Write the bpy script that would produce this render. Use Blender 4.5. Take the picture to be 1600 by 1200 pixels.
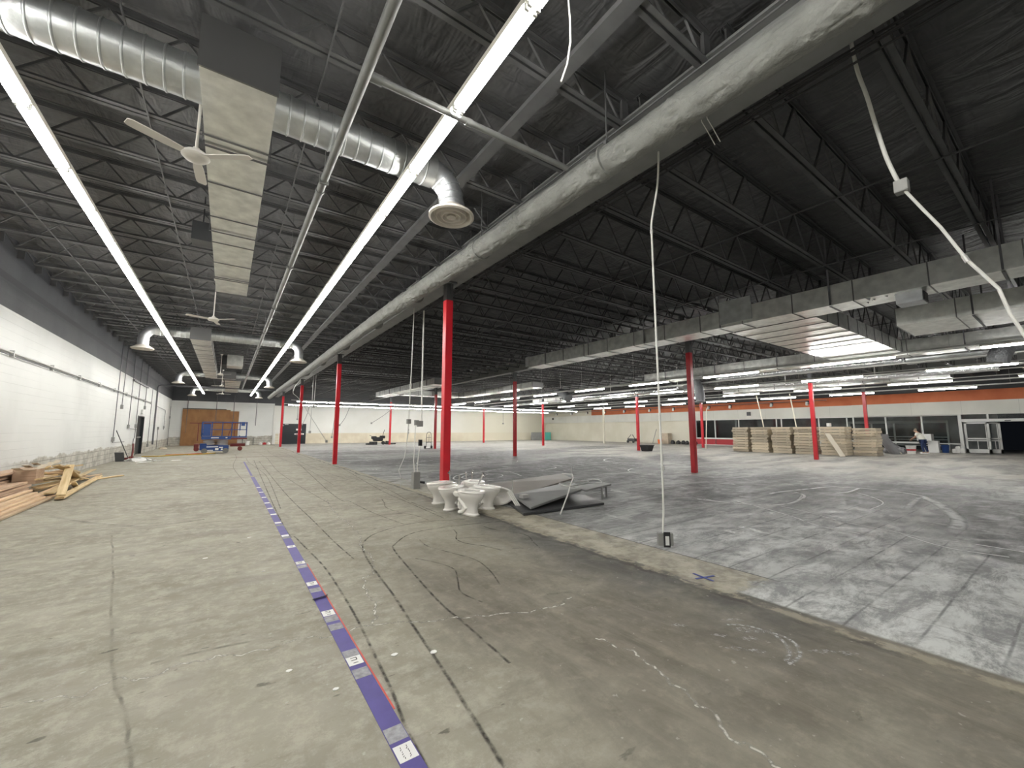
import bpy, math, random
from math import sin, cos, pi, radians, sqrt
from mathutils import Vector, Matrix, noise
random.seed(7)
S = bpy.context.scene
COL = S.collection
for o in list(bpy.data.objects): bpy.data.objects.remove(o)

# ------------------------------------------------------------------ camera
f_px, yaw, pitch, roll = 631.75, .61223, .112975, .000948
Fv = Vector((sin(yaw)*cos(pitch), cos(yaw)*cos(pitch), sin(pitch)))
R0 = Vector((cos(yaw), -sin(yaw), 0)); U0 = R0.cross(Fv)
Rv = R0*cos(roll)+U0*sin(roll); Uv = U0*cos(roll)-R0*sin(roll)
cd = bpy.data.cameras.new('camera'); cam = bpy.data.objects.new('camera', cd); COL.objects.link(cam)
cam.matrix_world = Matrix(((Rv.x, Uv.x, -Fv.x, 0), (Rv.y, Uv.y, -Fv.y, 0), (Rv.z, Uv.z, -Fv.z, 1.5), (0, 0, 0, 1)))
cd.sensor_width = 36; cd.lens = f_px/1600*36; cd.clip_start = .05; cd.clip_end = 300
S.camera = cam
# ------------------------------------------------------------------ world, exposure
w = bpy.data.worlds.new('night'); S.world = w; w.use_nodes = True
w.node_tree.nodes['Background'].inputs[0].default_value = (.01, .012, .016, 1)
w.node_tree.nodes['Background'].inputs[1].default_value = .3
S.view_settings.view_transform = 'Standard'; S.view_settings.look = 'None'
S.view_settings.exposure = 0.25; S.view_settings.gamma = 1; S.view_settings.use_curve_mapping = False
TUBE_L = 46.0      # radiance of the strip lights' tubes
TUBE_R = 64.0      # radiance of the tubes over the sales floor

# ------------------------------------------------------------------ materials
def mat(name, col, rough=.6, metal=0, bump=None, var=None, emit=None, spec=.5):
    """bump=(scale,strength[,detail]) noise bump; var=(scale,amount) noise value variation"""
    m = bpy.data.materials.new(name); m.use_nodes = True
    nt = m.node_tree; b = nt.nodes['Principled BSDF']
    b.inputs['Base Color'].default_value = (*col, 1); b.inputs['Roughness'].default_value = rough
    b.inputs['Metallic'].default_value = metal; b.inputs['Specular IOR Level'].default_value = spec
    tc = None
    if bump or var:
        tc = nt.nodes.new('ShaderNodeTexCoord')
    if var:
        n = nt.nodes.new('ShaderNodeTexNoise'); n.inputs['Scale'].default_value = var[0]; n.inputs['Detail'].default_value = 5
        nt.links.new(tc.outputs['Object'], n.inputs['Vector'])
        mr = nt.nodes.new('ShaderNodeMapRange'); mr.inputs[1].default_value = .3; mr.inputs[2].default_value = .7
        mr.inputs[3].default_value = 1-var[1]; mr.inputs[4].default_value = 1+var[1]
        nt.links.new(n.outputs['Fac'], mr.inputs[0])
        vm = nt.nodes.new('ShaderNodeVectorMath'); vm.operation = 'SCALE'; vm.inputs[0].default_value = col
        nt.links.new(mr.outputs[0], vm.inputs['Scale']); nt.links.new(vm.outputs[0], b.inputs['Base Color'])
    if bump:
        n = nt.nodes.new('ShaderNodeTexNoise'); n.inputs['Scale'].default_value = bump[0]; n.inputs['Detail'].default_value = bump[2] if len(bump) > 2 else 4
        nt.links.new(tc.outputs['Object'], n.inputs['Vector'])
        bp = nt.nodes.new('ShaderNodeBump'); bp.inputs['Strength'].default_value = bump[1]; bp.inputs['Distance'].default_value = .05
        nt.links.new(n.outputs['Fac'], bp.inputs['Height']); nt.links.new(bp.outputs[0], b.inputs['Normal'])
    if emit:
        b.inputs['Emission Color'].default_value = (*emit[0], 1); b.inputs['Emission Strength'].default_value = emit[1]
    return m

M = {}
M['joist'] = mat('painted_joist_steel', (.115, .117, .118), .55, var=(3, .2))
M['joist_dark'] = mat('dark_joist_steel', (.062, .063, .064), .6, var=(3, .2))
M['dark'] = mat('black_plastic', (.015, .015, .017), .5)
M['red'] = mat('red_gloss_paint', (.5, .018, .028), .28, var=(2, .12))
M['girder'] = mat('grey_girder_paint', (.2, .203, .2), .55, var=(3, .12))
M['colgrey'] = mat('grey_painted_steel', (.11, .115, .12), .5)
M['cream_paint'] = mat('cream_column_paint', (.75, .72, .6), .5)
M['galv'] = mat('galvanised_steel', (.55, .57, .57), .38, .85, bump=(9, .15), var=(5, .16))
M['galv_dull'] = mat('dull_galvanised_duct', (.84, .85, .82), .32, .92, bump=(4, .14), var=(5, .16))
M['galv_dark'] = mat('dark_duct_flange', (.2, .2, .2), .45, .8)
M['galv_bright'] = mat('shiny_duct_metal', (.55, .57, .59), .45, .85, bump=(5, .25), var=(6, .1))
M['foil'] = mat('crumpled_foil', (.75, .76, .78), .25, .95, bump=(14, 1.0, 6))
M['flexdark'] = mat('dark_flexible_duct', (.16, .165, .175), .4, .4, bump=(16, .8))
M['rubber'] = mat('black_rubber', (.03, .03, .03), .8)
M['white'] = mat('white_enamel', (.8, .8, .77), .4)
M['fan'] = mat('off_white_fan_enamel', (.74, .71, .66), .45)
M['diff'] = mat('off_white_diffuser', (.62, .58, .52), .5)
M['housing'] = mat('white_light_housing', (.8, .78, .7), .45)
M['lamp'] = mat('glowing_tube', (1, 1, 1), .5, emit=((1, .985, .95), TUBE_L))
M['lamp_r'] = mat('glowing_tube_sales_floor', (1, 1, 1), .5, emit=((1, .985, .95), TUBE_R))
M['wrap'] = mat('canvas_pipe_wrap', (.25, .255, .242), .7, bump=(9, .8, 5), var=(4, .12))
M['pipe'] = mat('grey_painted_pipe', (.2, .205, .2), .45, var=(4, .2))
M['conduit'] = mat('zinc_conduit', (.55, .55, .53), .4, .5)
M['conduit_white'] = mat('white_painted_conduit', (.72, .72, .68), .5)
M['conduit_dark'] = mat('dark_conduit', (.1, .1, .11), .5)
M['cable'] = mat('black_cable', (.02, .02, .022), .6)
M['box'] = mat('grey_electrical_box', (.28, .28, .27), .5, .2)
M['tape'] = mat('purple_floor_tape', (.075, .06, .24), .55, var=(9, .12))
M['tape_clear'] = mat('clear_tape_patch', (.34, .34, .36), .25, var=(30, .25))
M['tape_red'] = mat('red_chalk_line', (.55, .08, .07), .6)
M['tape_blue'] = mat('blue_tape', (.03, .05, .26), .5)
M['card'] = mat('white_paper_card', (.8, .8, .78), .5)
M['ink'] = mat('black_ink', (.02, .02, .02), .6)
M['porcelain'] = mat('white_porcelain', (.82, .8, .76), .12)
M['seat'] = mat('white_plastic_seat', (.84, .82, .78), .25)
M['chrome'] = mat('chrome', (.6, .6, .6), .18, 1)
M['panel_brown'] = mat('brown_grey_panel', (.2, .18, .155), .45, var=(3, .1))
M['panel_grey'] = mat('grey_panel', (.24, .245, .24), .45, var=(3, .1))
M['panel_dark'] = mat('dark_panel', (.05, .052, .055), .4)
M['liftblue'] = mat('blue_lift_paint', (.018, .06, .22), .4)
M['liftgrey'] = mat('lift_grey_steel', (.3, .3, .31), .5)
M['tyre'] = mat('grey_tyre', (.2, .2, .19), .8)
M['orange'] = mat('orange_plastic', (.75, .16, .04), .5)
M['cloth_white'] = mat('white_rag', (.8, .8, .78), .9, bump=(20, .6))
M['board_tan'] = mat('tan_fibreboard', (.5, .43, .33), .8, var=(3, .12))
M['board_edge'] = mat('pale_board', (.62, .57, .47), .8)
M['navy'] = mat('dark_blue_denim', (.015, .03, .09), .9)
M['shirt'] = mat('white_shirt', (.75, .74, .66), .9)
M['skin'] = mat('skin', (.42, .25, .17), .6)
M['hair'] = mat('grey_brown_hair', (.25, .2, .15), .8)
M['teal'] = mat('teal_panel', (.12, .5, .42), .6)
M['frame'] = mat('white_aluminium_frame', (.68, .69, .67), .4)
M['redkick'] = mat('red_kick_panel', (.4, .02, .03), .45)
M['yellow'] = mat('yellow_hose', (.5, .33, .06), .6)
M['redcord'] = mat('red_cord', (.45, .07, .04), .6)
M['bag'] = mat('grey_plastic_bag', (.2, .2, .21), .4, bump=(12, .8))
M['darkwall'] = mat('dark_vestibule_wall', (.36, .36, .37), .6, var=(.7, .5))
M['darkred'] = mat('dark_red_paint', (.14, .02, .018), .5)
M['door_backing_black'] = mat('black_door_and_backing_paint', (.012, .016, .02), .35)

def wood(name, c1, c2, sc=(2, 30, 30)):
    m = bpy.data.materials.new(name); m.use_nodes = True; nt = m.node_tree; b = nt.nodes['Principled BSDF']
    b.inputs['Roughness'].default_value = .7
    tc = nt.nodes.new('ShaderNodeTexCoord'); mp = nt.nodes.new('ShaderNodeMapping'); mp.inputs['Scale'].default_value = sc
    oi = nt.nodes.new('ShaderNodeObjectInfo')
    n = nt.nodes.new('ShaderNodeTexNoise'); n.inputs['Scale'].default_value = 1; n.inputs['Detail'].default_value = 4; n.noise_dimensions = '4D'
    mul = nt.nodes.new('ShaderNodeMath'); mul.operation = 'MULTIPLY'; mul.inputs[1].default_value = 50
    cr = nt.nodes.new('ShaderNodeValToRGB'); cr.color_ramp.elements[0].color = (*c1, 1); cr.color_ramp.elements[1].color = (*c2, 1)
    cr.color_ramp.elements[0].position = .3; cr.color_ramp.elements[1].position = .7
    hs = nt.nodes.new('ShaderNodeHueSaturation'); mr = nt.nodes.new('ShaderNodeMapRange'); mr.inputs[3].default_value = .75; mr.inputs[4].default_value = 1.2
    L = nt.links.new
    L(tc.outputs['Object'], mp.inputs[0]); L(mp.outputs[0], n.inputs['Vector']); L(oi.outputs['Random'], mul.inputs[0]); L(mul.outputs[0], n.inputs['W'])
    L(n.outputs['Fac'], cr.inputs[0]); L(cr.outputs[0], hs.inputs['Color']); L(oi.outputs['Random'], mr.inputs[0]); L(mr.outputs[0], hs.inputs['Value'])
    L(hs.outputs[0], b.inputs['Base Color'])
    return m
M['wood_tan'] = wood('pine_wood', (.56, .39, .25), (.76, .58, .39))
M['wood_brown'] = wood('old_brown_wood', (.42, .285, .195), (.62, .45, .32))
M['wood_yellow'] = wood('yellow_pine', (.55, .4, .2), (.78, .62, .38))
M['plywood'] = wood('plywood_sheathing', (.24, .115, .042), (.36, .18, .07), (2.2, 8, 1.2))
M['stack'] = wood('tan_board_bundle', (.56, .48, .36), (.72, .64, .5), (3, 1.5, 40))

# node helper for the setting's materials
class NT:
    def __init__(s, name):
        s.m = bpy.data.materials.new(name); s.m.use_nodes = True; s.nt = s.m.node_tree; s.b = s.nt.nodes['Principled BSDF']
        s.tc = s.nt.nodes.new('ShaderNodeTexCoord'); s.sx = s.nt.nodes.new('ShaderNodeSeparateXYZ')
        s.nt.links.new(s.tc.outputs['Object'], s.sx.inputs[0]); s.P = s.tc.outputs['Object']
        s.X, s.Y, s.Z = s.sx.outputs
    def _in(s, sock, v):
        if isinstance(v, bpy.types.NodeSocket): s.nt.links.new(v, sock)
        elif isinstance(v, tuple) and len(v) == 3 and len(getattr(sock, 'default_value', (0,)*3)) == 4: sock.default_value = (*v, 1)
        else: sock.default_value = v
    def math(s, op, a, b=0, clamp=False):
        n = s.nt.nodes.new('ShaderNodeMath'); n.operation = op; n.use_clamp = clamp; s._in(n.inputs[0], a); s._in(n.inputs[1], b); return n.outputs[0]
    def noise(s, scale=1, detail=4, stretch=None, rot=0, dist=0, vec=None, rough=.5, off=(0, 0, 0)):
        v = vec or s.P
        if stretch or rot:
            mp = s.nt.nodes.new('ShaderNodeMapping'); s._in(mp.inputs[0], v); mp.inputs['Scale'].default_value = stretch or (1, 1, 1)
            mp.inputs['Rotation'].default_value = (0, 0, rot); mp.inputs['Location'].default_value = off; v = mp.outputs[0]
        n = s.nt.nodes.new('ShaderNodeTexNoise'); s._in(n.inputs['Vector'], v); n.inputs['Scale'].default_value = scale
        n.inputs['Detail'].default_value = detail; n.inputs['Distortion'].default_value = dist; n.inputs['Roughness'].default_value = rough
        return n.outputs['Fac']
    def ramp(s, v, a, b, c=0, d=1, smooth=True):
        n = s.nt.nodes.new('ShaderNodeMapRange'); n.interpolation_type = 'SMOOTHSTEP' if smooth else 'LINEAR'
        s._in(n.inputs[0], v); n.inputs[1].default_value = a; n.inputs[2].default_value = b; n.inputs[3].default_value = c; n.inputs[4].default_value = d
        return n.outputs[0]
    def mix(s, fac, a, b, mode='MIX'):
        n = s.nt.nodes.new('ShaderNodeMix'); n.data_type = 'RGBA'; n.blend_type = mode; n.clamp_factor = True
        s._in(n.inputs[0], fac); s._in(n.inputs[6], a); s._in(n.inputs[7], b); return n.outputs[2]
    def bump(s, h, st=.3, d=.02):
        n = s.nt.nodes.new('ShaderNodeBump'); n.inputs['Strength'].default_value = st; n.inputs['Distance'].default_value = d
        s._in(n.inputs['Height'], h); s.nt.links.new(n.outputs[0], s.b.inputs['Normal'])
    def out(s, col, rough=.6):
        s._in(s.b.inputs['Base Color'], col); s._in(s.b.inputs['Roughness'], rough); return s.m

# floor: tan concrete on the left, scraped grey-white slab on the right
n = NT('concrete_floor')
wob = n.math('MULTIPLY', n.math('SUBTRACT', n.noise(.9, 5), .5), .3)
wob2 = n.math('MULTIPLY', n.math('SUBTRACT', n.noise(6, 6, rough=.7), .5), .16)
Xw = n.math('ADD', n.math('ADD', n.X, wob), wob2)
Xs = n.math('ADD', n.X, n.math('MULTIPLY', wob, .2))
left = n.mix(n.ramp(n.noise(.55, 7, rough=.65), .35, .65), (.235, .22, .175), (.32, .305, .25))
left = n.mix(n.ramp(n.noise(6, 9, rough=.82), .44, .62, 0, .65), left, (.42, .4, .335))
left = n.mix(n.ramp(n.noise(3, 8, stretch=(.5, 1.5, 1), rot=.7, rough=.75), .52, .68, 0, .42), left, (.16, .147, .118))
left = n.mix(n.ramp(n.noise(1.2, 6, stretch=(.35, 1.6, 1), rot=.5, dist=.6), .54, .72, 0, .4), left, (.19, .175, .145))
left = n.mix(n.ramp(n.noise(9, 4, stretch=(.6, 1.4, 1), rot=.5), .27, .33, .8, 0), left, (.09, .082, .068))
brown = n.math('MULTIPLY', n.ramp(n.X, .9, 1.9), n.ramp(n.Y, 7, 3.2))
brown = n.math('MULTIPLY', brown, n.ramp(n.noise(.8, 6, rough=.65), .3, .6, .45, 1))
bcol = n.mix(n.ramp(n.noise(1.8, 8, rot=.6, stretch=(2, .5, 1), dist=.8, rough=.7), .35, .68), (.125, .113, .09), (.2, .183, .148))
bcol = n.mix(n.ramp(n.noise(8, 7, rough=.7), .5, .68, 0, .5), bcol, (.27, .25, .2))
left = n.mix(brown, left, bcol)
edge = n.math('MULTIPLY', n.math('MULTIPLY', n.ramp(Xw, 2.7, 3.8), n.ramp(Xw, 4.15, 3.95)), n.math('MULTIPLY', n.ramp(n.Y, 12, 6), n.ramp(n.Y, .8, 1.9)))
left = n.mix(n.math('MULTIPLY', edge, n.ramp(n.noise(1.6, 6, rough=.65), .3, .6, .25, .85)), left, (.075, .075, .072))
# right slab
streak = n.noise(1.5, 10, stretch=(.4, 1.5, 1), rot=.12, dist=.5, rough=.8)
right = n.mix(n.ramp(streak, .38, .6), (.14, .142, .14), (.4, .41, .4))
big = n.noise(.2, 4, stretch=(.8, 1.3, 1), dist=1.0)
right = n.mix(n.ramp(big, .46, .6, 0, .8), right, (.1, .102, .102))
near = n.math('MULTIPLY', n.ramp(n.Y, 5.6, 2.6), n.ramp(n.X, 12, 6.5))
pale = n.mix(n.ramp(n.noise(2.4, 10, stretch=(.6, 1.3, 1), dist=.35, rough=.82), .4, .6), (.25, .255, .255), (.68, .7, .685))
right = n.mix(n.math('MULTIPLY', near, n.ramp(n.noise(.8, 6, rough=.65), .3, .55, .45, 1)), right, pale)
far = n.ramp(n.X, 13.5, 21)
farc = n.mix(n.ramp(n.noise(.5, 6, stretch=(.5, 1.8, 1), rot=.3, dist=.6), .35, .6), (.2, .195, .18), (.44, .425, .38))
right = n.mix(n.math('MULTIPLY', far, .8), right, farc)
def blob(cx, cy, rx, ry, rot=0):
    """soft patch of old adhesive at a fixed place on the slab"""
    mp = n.nt.nodes.new('ShaderNodeMapping'); mp.vector_type = 'TEXTURE'; n._in(mp.inputs[0], n.P)
    mp.inputs['Location'].default_value = (cx, cy, 0); mp.inputs['Rotation'].default_value = (0, 0, rot); mp.inputs['Scale'].default_value = (rx, ry, 1)
    ln_ = n.nt.nodes.new('ShaderNodeVectorMath'); ln_.operation = 'LENGTH'; n._in(ln_.inputs[0], mp.outputs[0])
    return n.ramp(n.math('ADD', ln_.outputs['Value'], n.math('MULTIPLY', n.math('SUBTRACT', brk, .5), 1.1)), 1.15, .7)
brk = n.noise(.9, 8, stretch=(.6, 1.4, 1), rough=.7, dist=.6)
adh = n.mix(n.ramp(n.noise(2.2, 9, stretch=(.4, 1.6, 1), rough=.75), .4, .66), (.035, .036, .036), (.15, .155, .155))
for c_ in ((13.2, 3.1, 3.3, 1.5, -.3), (9.6, 5.6, 2.6, 1.1, .2), (11.2, 1.1, 2.4, .7, 0), (8.8, .5, 1.6, .6, 0), (9, 12, 4.5, 2.6, .6), (14.5, 14, 4.5, 2.6, .5), (9, 19, 5, 2.3, 0), (16, 22, 6, 2.4, .3), (9.5, 28, 5.5, 2.2, 0), (20, 13, 3.5, 1.6, .6), (26, 25, 5, 2, .3)):
    right = n.mix(n.math('MULTIPLY', blob(*c_), .88), right, adh)
lp = n.ramp(n.math('ABSOLUTE', n.math('SUBTRACT', n.math('FRACT', n.math('DIVIDE', n.math('ADD', n.X, n.math('MULTIPLY', wob, .3)), 1.9)), .5)), .49, .5)
wst = n.ramp(n.noise(1.7, 10, stretch=(1.2, .45, 1), rot=.35, dist=.5, rough=.8), .57, .66, 0, .8)
right = n.mix(wst, right, (.7, .72, .7))
dst = n.ramp(n.noise(1.6, 9, stretch=(.35, 2.2, 1), rot=.1, dist=.8, rough=.75), .59, .69, 0, .7)
right = n.mix(dst, right, (.06, .06, .06))
ly = n.math('ABSOLUTE', n.math('SUBTRACT', n.math('FRACT', n.math('ADD', n.math('DIVIDE', n.math('ADD', n.math('SUBTRACT', n.Y, .85), n.math('MULTIPLY', wob, .12)), .395), .5)), .5))
ln = n.math('MULTIPLY', n.ramp(ly, .04, .006), n.ramp(n.noise(1.6, 7, stretch=(.7, 1.5, 1), rough=.7), .38, .56, 0, .7))
ln = n.math('MULTIPLY', ln, n.ramp(n.X, 16, 11))
right = n.mix(ln, right, (.055, .055, .055))
tone = n.noise(1, 0, vec=None, stretch=(.15, 2.53, 0))
right = n.mix(n.math('MULTIPLY', n.ramp(tone, .45, .55, 0, .25), n.ramp(n.X, 16, 10)), right, (.12, .122, .12))
right = n.mix(n.math('MULTIPLY', n.ramp(n.Y, 16, 40), .5), right, (.3, .29, .26))
rmask = n.ramp(Xs, 3.98, 4.04)
col = n.mix(rmask, left, right)
strip = n.math('MULTIPLY', n.math('MULTIPLY', n.ramp(Xw, 3.9, 3.96), n.ramp(n.X, 4.62, 4.59)), n.ramp(n.math('ADD', n.Y, n.math('MULTIPLY', wob2, 3)), 1.97, 2.1))
strip = n.math('MULTIPLY', strip, n.ramp(n.Y, 14, 7))
col = n.mix(strip, col, n.mix(n.ramp(n.noise(3.5, 8, rough=.7), .38, .62), (.25, .23, .18), (.44, .415, .335)))
rim = n.math('MULTIPLY', n.math('MULTIPLY', n.ramp(Xw, 3.83, 3.87), n.ramp(Xw, 3.98, 3.93)), n.ramp(n.noise(5, 7, rough=.7), .42, .56))
col = n.mix(n.math('MULTIPLY', rim, .8), col, (.36, .33, .25))
rim2 = n.math('MULTIPLY', n.math('MULTIPLY', n.ramp(Xw, 3.76, 3.8), n.ramp(Xw, 3.86, 3.82)), n.ramp(n.noise(2, 5), .35, .5))
col = n.mix(n.math('MULTIPLY', rim2, .7), col, (.05, .046, .04))
jl = n.math('MULTIPLY', n.ramp(n.math('ABSOLUTE', n.math('SUBTRACT', n.X, 4.61)), .018, .006), n.ramp(n.Y, 11, 6))
col = n.mix(n.math('MULTIPLY', jl, n.ramp(n.Y, 1.9, 2.1, .25, .8)), col, (.06, .058, .052))
spk = n.ramp(n.noise(18, 3), .69, .73)
col = n.mix(n.math('MULTIPLY', spk, .35), col, (.55, .54, .5))
n.bump(n.noise(6, 8, rough=.7), .35, .01)
rr = n.ramp(n.noise(2.5, 6, dist=.8, rough=.7), .35, .65, .42, .68)
n.b.inputs['Specular IOR Level'].default_value = .3
M['floor'] = n.out(col, n.math('ADD', rr, n.math('MULTIPLY', n.math('SUBTRACT', 1, rmask), .1)))

def markmat(name, col, lo, hi, scale, op=1.0, rough=.6):
    """worn painted or scratched mark on the slab, broken up along its own length"""
    m = bpy.data.materials.new(name); m.use_nodes = True; nt = m.node_tree; b = nt.nodes['Principled BSDF']; L = nt.links.new
    b.inputs['Base Color'].default_value = (*col, 1); b.inputs['Roughness'].default_value = rough
    uv = nt.nodes.new('ShaderNodeUVMap'); uv.uv_map = 'UVMap'; sp = nt.nodes.new('ShaderNodeSeparateXYZ'); L(uv.outputs[0], sp.inputs[0])
    ab = nt.nodes.new('ShaderNodeMath'); ab.operation = 'ABSOLUTE'; L(sp.outputs[1], ab.inputs[0])
    mr = nt.nodes.new('ShaderNodeMapRange'); mr.interpolation_type = 'SMOOTHSTEP'; mr.inputs[1].default_value = 1; mr.inputs[2].default_value = .15; L(ab.outputs[0], mr.inputs[0])
    tc = nt.nodes.new('ShaderNodeTexCoord'); no = nt.nodes.new('ShaderNodeTexNoise'); no.inputs['Scale'].default_value = scale; no.inputs['Detail'].default_value = 6; no.inputs['Roughness'].default_value = .65
    L(tc.outputs['Object'], no.inputs['Vector'])
    m2 = nt.nodes.new('ShaderNodeMapRange'); m2.inputs[1].default_value = lo; m2.inputs[2].default_value = hi; L(no.outputs['Fac'], m2.inputs[0])
    mu = nt.nodes.new('ShaderNodeMath'); mu.operation = 'MULTIPLY'; L(mr.outputs[0], mu.inputs[0]); L(m2.outputs[0], mu.inputs[1])
    m3 = nt.nodes.new('ShaderNodeMath'); m3.operation = 'MULTIPLY'; L(mu.outputs[0], m3.inputs[0]); m3.inputs[1].default_value = op
    L(m3.outputs[0], b.inputs['Alpha'])
    return m
M['mk_dark'] = markmat('dark_adhesive_line', (.035, .032, .027), .36, .62, 9, .8)
M['mk_white'] = markmat('pale_crack_filler', (.6, .58, .52), .4, .58, 14, .9)
M['mk_chalk'] = markmat('white_scuff_arc', (.85, .86, .85), .28, .5, 5, .95)
M['mk_fine'] = markmat('fine_chalk_scratches', (.7, .7, .68), .4, .62, 26, .75)
M['mk_grey'] = markmat('faint_grey_stain', (.1, .095, .08), .42, .66, 6, .5)
M['mk_red'] = markmat('red_paint_mark', (.45, .06, .06), .4, .6, 3, .6)

# block walls
def wallmat(name, along, dark_top, bare_top, bare_lo, bare_hi):
    n = NT(name)
    A = n.Y if along == 'Y' else n.X
    cb = n.nt.nodes.new('ShaderNodeCombineXYZ'); n._in(cb.inputs[0], A); n._in(cb.inputs[1], n.Z)
    br = n.nt.nodes.new('ShaderNodeTexBrick'); n._in(br.inputs['Vector'], cb.outputs[0]); br.inputs['Scale'].default_value = 1
    br.inputs['Brick Width'].default_value = .4; br.inputs['Row Height'].default_value = .2; br.inputs['Mortar Size'].default_value = .01
    br.inputs['Mortar Smooth'].default_value = .3
    joint = br.outputs['Fac']
    course = n.ramp(n.math('ABSOLUTE', n.math('SUBTRACT', n.math('FRACT', n.math('DIVIDE', n.Z, .2)), .5)), .46, .485)
    course = n.math('MULTIPLY', course, n.ramp(n.noise(.6, 4, stretch=(.4, .4, 3)), .4, .6))
    white = n.mix(n.ramp(n.noise(.35, 4), .35, .65), (.66, .67, .65), (.76, .77, .75))
    white = n.mix(n.math('MULTIPLY', course, .3), white, (.38, .38, .36))
    bare = n.mix(n.ramp(n.noise(2.5, 6, rough=.65), .35, .65), (.34, .325, .28), (.56, .54, .48))
    bare = n.mix(n.math('MULTIPLY', joint, .45), bare, (.15, .14, .12)); bare = n.mix(n.math('MULTIPLY', n.ramp(n.math('ABSOLUTE', n.math('SUBTRACT', n.math('FRACT', n.math('DIVIDE', n.Z, .2)), .5)), .44, .48), .6), bare, (.14, .13, .11))
    zz = n.math('ADD', n.Z, n.math('MULTIPLY', n.math('SUBTRACT', n.noise(1.3, 6, rough=.7), .5), .5))
    mk = n.ramp(n.math('SUBTRACT', zz, bare_top), 0, .06, 1, 0)
    mk = n.math('MULTIPLY', mk, n.ramp(A, bare_lo, bare_hi))
    col = n.mix(mk, white, bare)
    dark = n.mix(n.ramp(n.noise(.8, 4), .35, .65), (.052, .055, .062), (.07, .073, .08))
    band = n.math('MULTIPLY', n.ramp(n.math('ABSOLUTE', n.math('SUBTRACT', n.Z, 4.95)), .09, .07), 1 if along == 'Y' else 0)
    dark = n.mix(band, dark, (.04, .042, .048))
    col = n.mix(n.ramp(n.Z, dark_top-.01, dark_top+.01), col, dark)
    n.bump(n.math('ADD', n.math('MULTIPLY', course, -1), n.math('MULTIPLY', n.noise(20, 4), .3)), .3, .01)
    return n.out(col, .65)
M['wall_left'] = wallmat('white_block_wall', 'Y', 4.27, .66, 14, 17)
M['wall_back'] = wallmat('white_block_back_wall', 'X', 4.2, .8, -9, -8)

n = NT('cream_drywall')
c = n.mix(n.ramp(n.noise(.4, 5), .35, .65), (.7, .7, .65), (.76, .76, .72))
low = n.mix(n.ramp(n.noise(1.2, 6), .35, .65), (.62, .55, .42), (.7, .64, .5))
low = n.mix(n.math('MULTIPLY', n.ramp(n.math('FRACT', n.math('DIVIDE', n.X, 1.22)), .975, .985), .4), low, (.5, .43, .3))
c = n.mix(n.ramp(n.Z, 1.13, 1.11), c, low)
c = n.mix(n.ramp(n.X, 20, 32), c, n.mix(n.ramp(n.Z, 1.13, 1.11, 0, .35), (.72, .69, .57), (.66, .58, .42)))
c = n.mix(n.ramp(n.Z, 3.99, 4.01), c, (.06, .062, .066))
M['wall_cream'] = n.out(c, .7)
n = NT('storefront_drywall')
c = n.mix(n.ramp(n.noise(.5, 5), .35, .65), (.68, .65, .53), (.76, .73, .62))
c = n.mix(n.ramp(n.noise(1.5, 6, rough=.7), .6, .75, 0, .4), c, (.5, .45, .32))
M['wall_store'] = n.out(c, .7)
n = NT('header_paint')
c = n.mix(n.ramp(n.noise(.5, 4), .35, .65), (.68, .68, .62), (.75, .75, .69))
seam = n.ramp(n.math('FRACT', n.math('DIVIDE', n.Y, 2.44)), .992, .996)
c = n.mix(n.math('MULTIPLY', seam, .5), c, (.3, .3, .28))
org = n.mix(n.ramp(n.noise(1.2, 4), .3, .7), (.52, .13, .045), (.6, .17, .065))
top = n.mix(n.ramp(n.Y, 38.7, 38.9), org, (.66, .63, .52))
c = n.mix(n.ramp(n.Z, 3.44, 3.46), c, top)
c = n.mix(n.ramp(n.Z, 4.14, 4.16), c, (.05, .052, .055))
M['header'] = n.out(c, .65)
n = NT('black_vinyl_insulation')
fold = n.noise(1.6, 3, stretch=(1.6, .5, 1), rot=.5, dist=1.0, rough=.5)
fold2 = n.noise(3, 2, stretch=(.4, 1.6, 1), rot=.3, dist=1.5)
n.bump(n.math('ADD', fold, n.math('MULTIPLY', fold2, .3)), .9, .14)
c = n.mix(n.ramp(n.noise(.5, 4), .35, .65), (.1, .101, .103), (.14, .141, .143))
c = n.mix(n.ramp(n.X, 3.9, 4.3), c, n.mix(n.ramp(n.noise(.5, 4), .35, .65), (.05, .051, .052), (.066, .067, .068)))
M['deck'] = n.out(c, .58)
gl = bpy.data.materials.new('dusty_window_glass'); gl.use_nodes = True; nt = gl.node_tree
for nd in list(nt.nodes): nt.nodes.remove(nd)
o_ = nt.nodes.new('ShaderNodeOutputMaterial'); tr = nt.nodes.new('ShaderNodeBsdfTransparent'); gs = nt.nodes.new('ShaderNodeBsdfGlossy'); mx = nt.nodes.new('ShaderNodeMixShader')
gs.inputs['Roughness'].default_value = .06; tr.inputs[0].default_value = (.75, .78, .78, 1); fr = nt.nodes.new('ShaderNodeFresnel'); fr.inputs[0].default_value = 1.5
nt.links.new(fr.outputs[0], mx.inputs[0]); nt.links.new(tr.outputs[0], mx.inputs[1]); nt.links.new(gs.outputs[0], mx.inputs[2]); nt.links.new(mx.outputs[0], o_.inputs[0])
M['glass'] = gl

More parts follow.
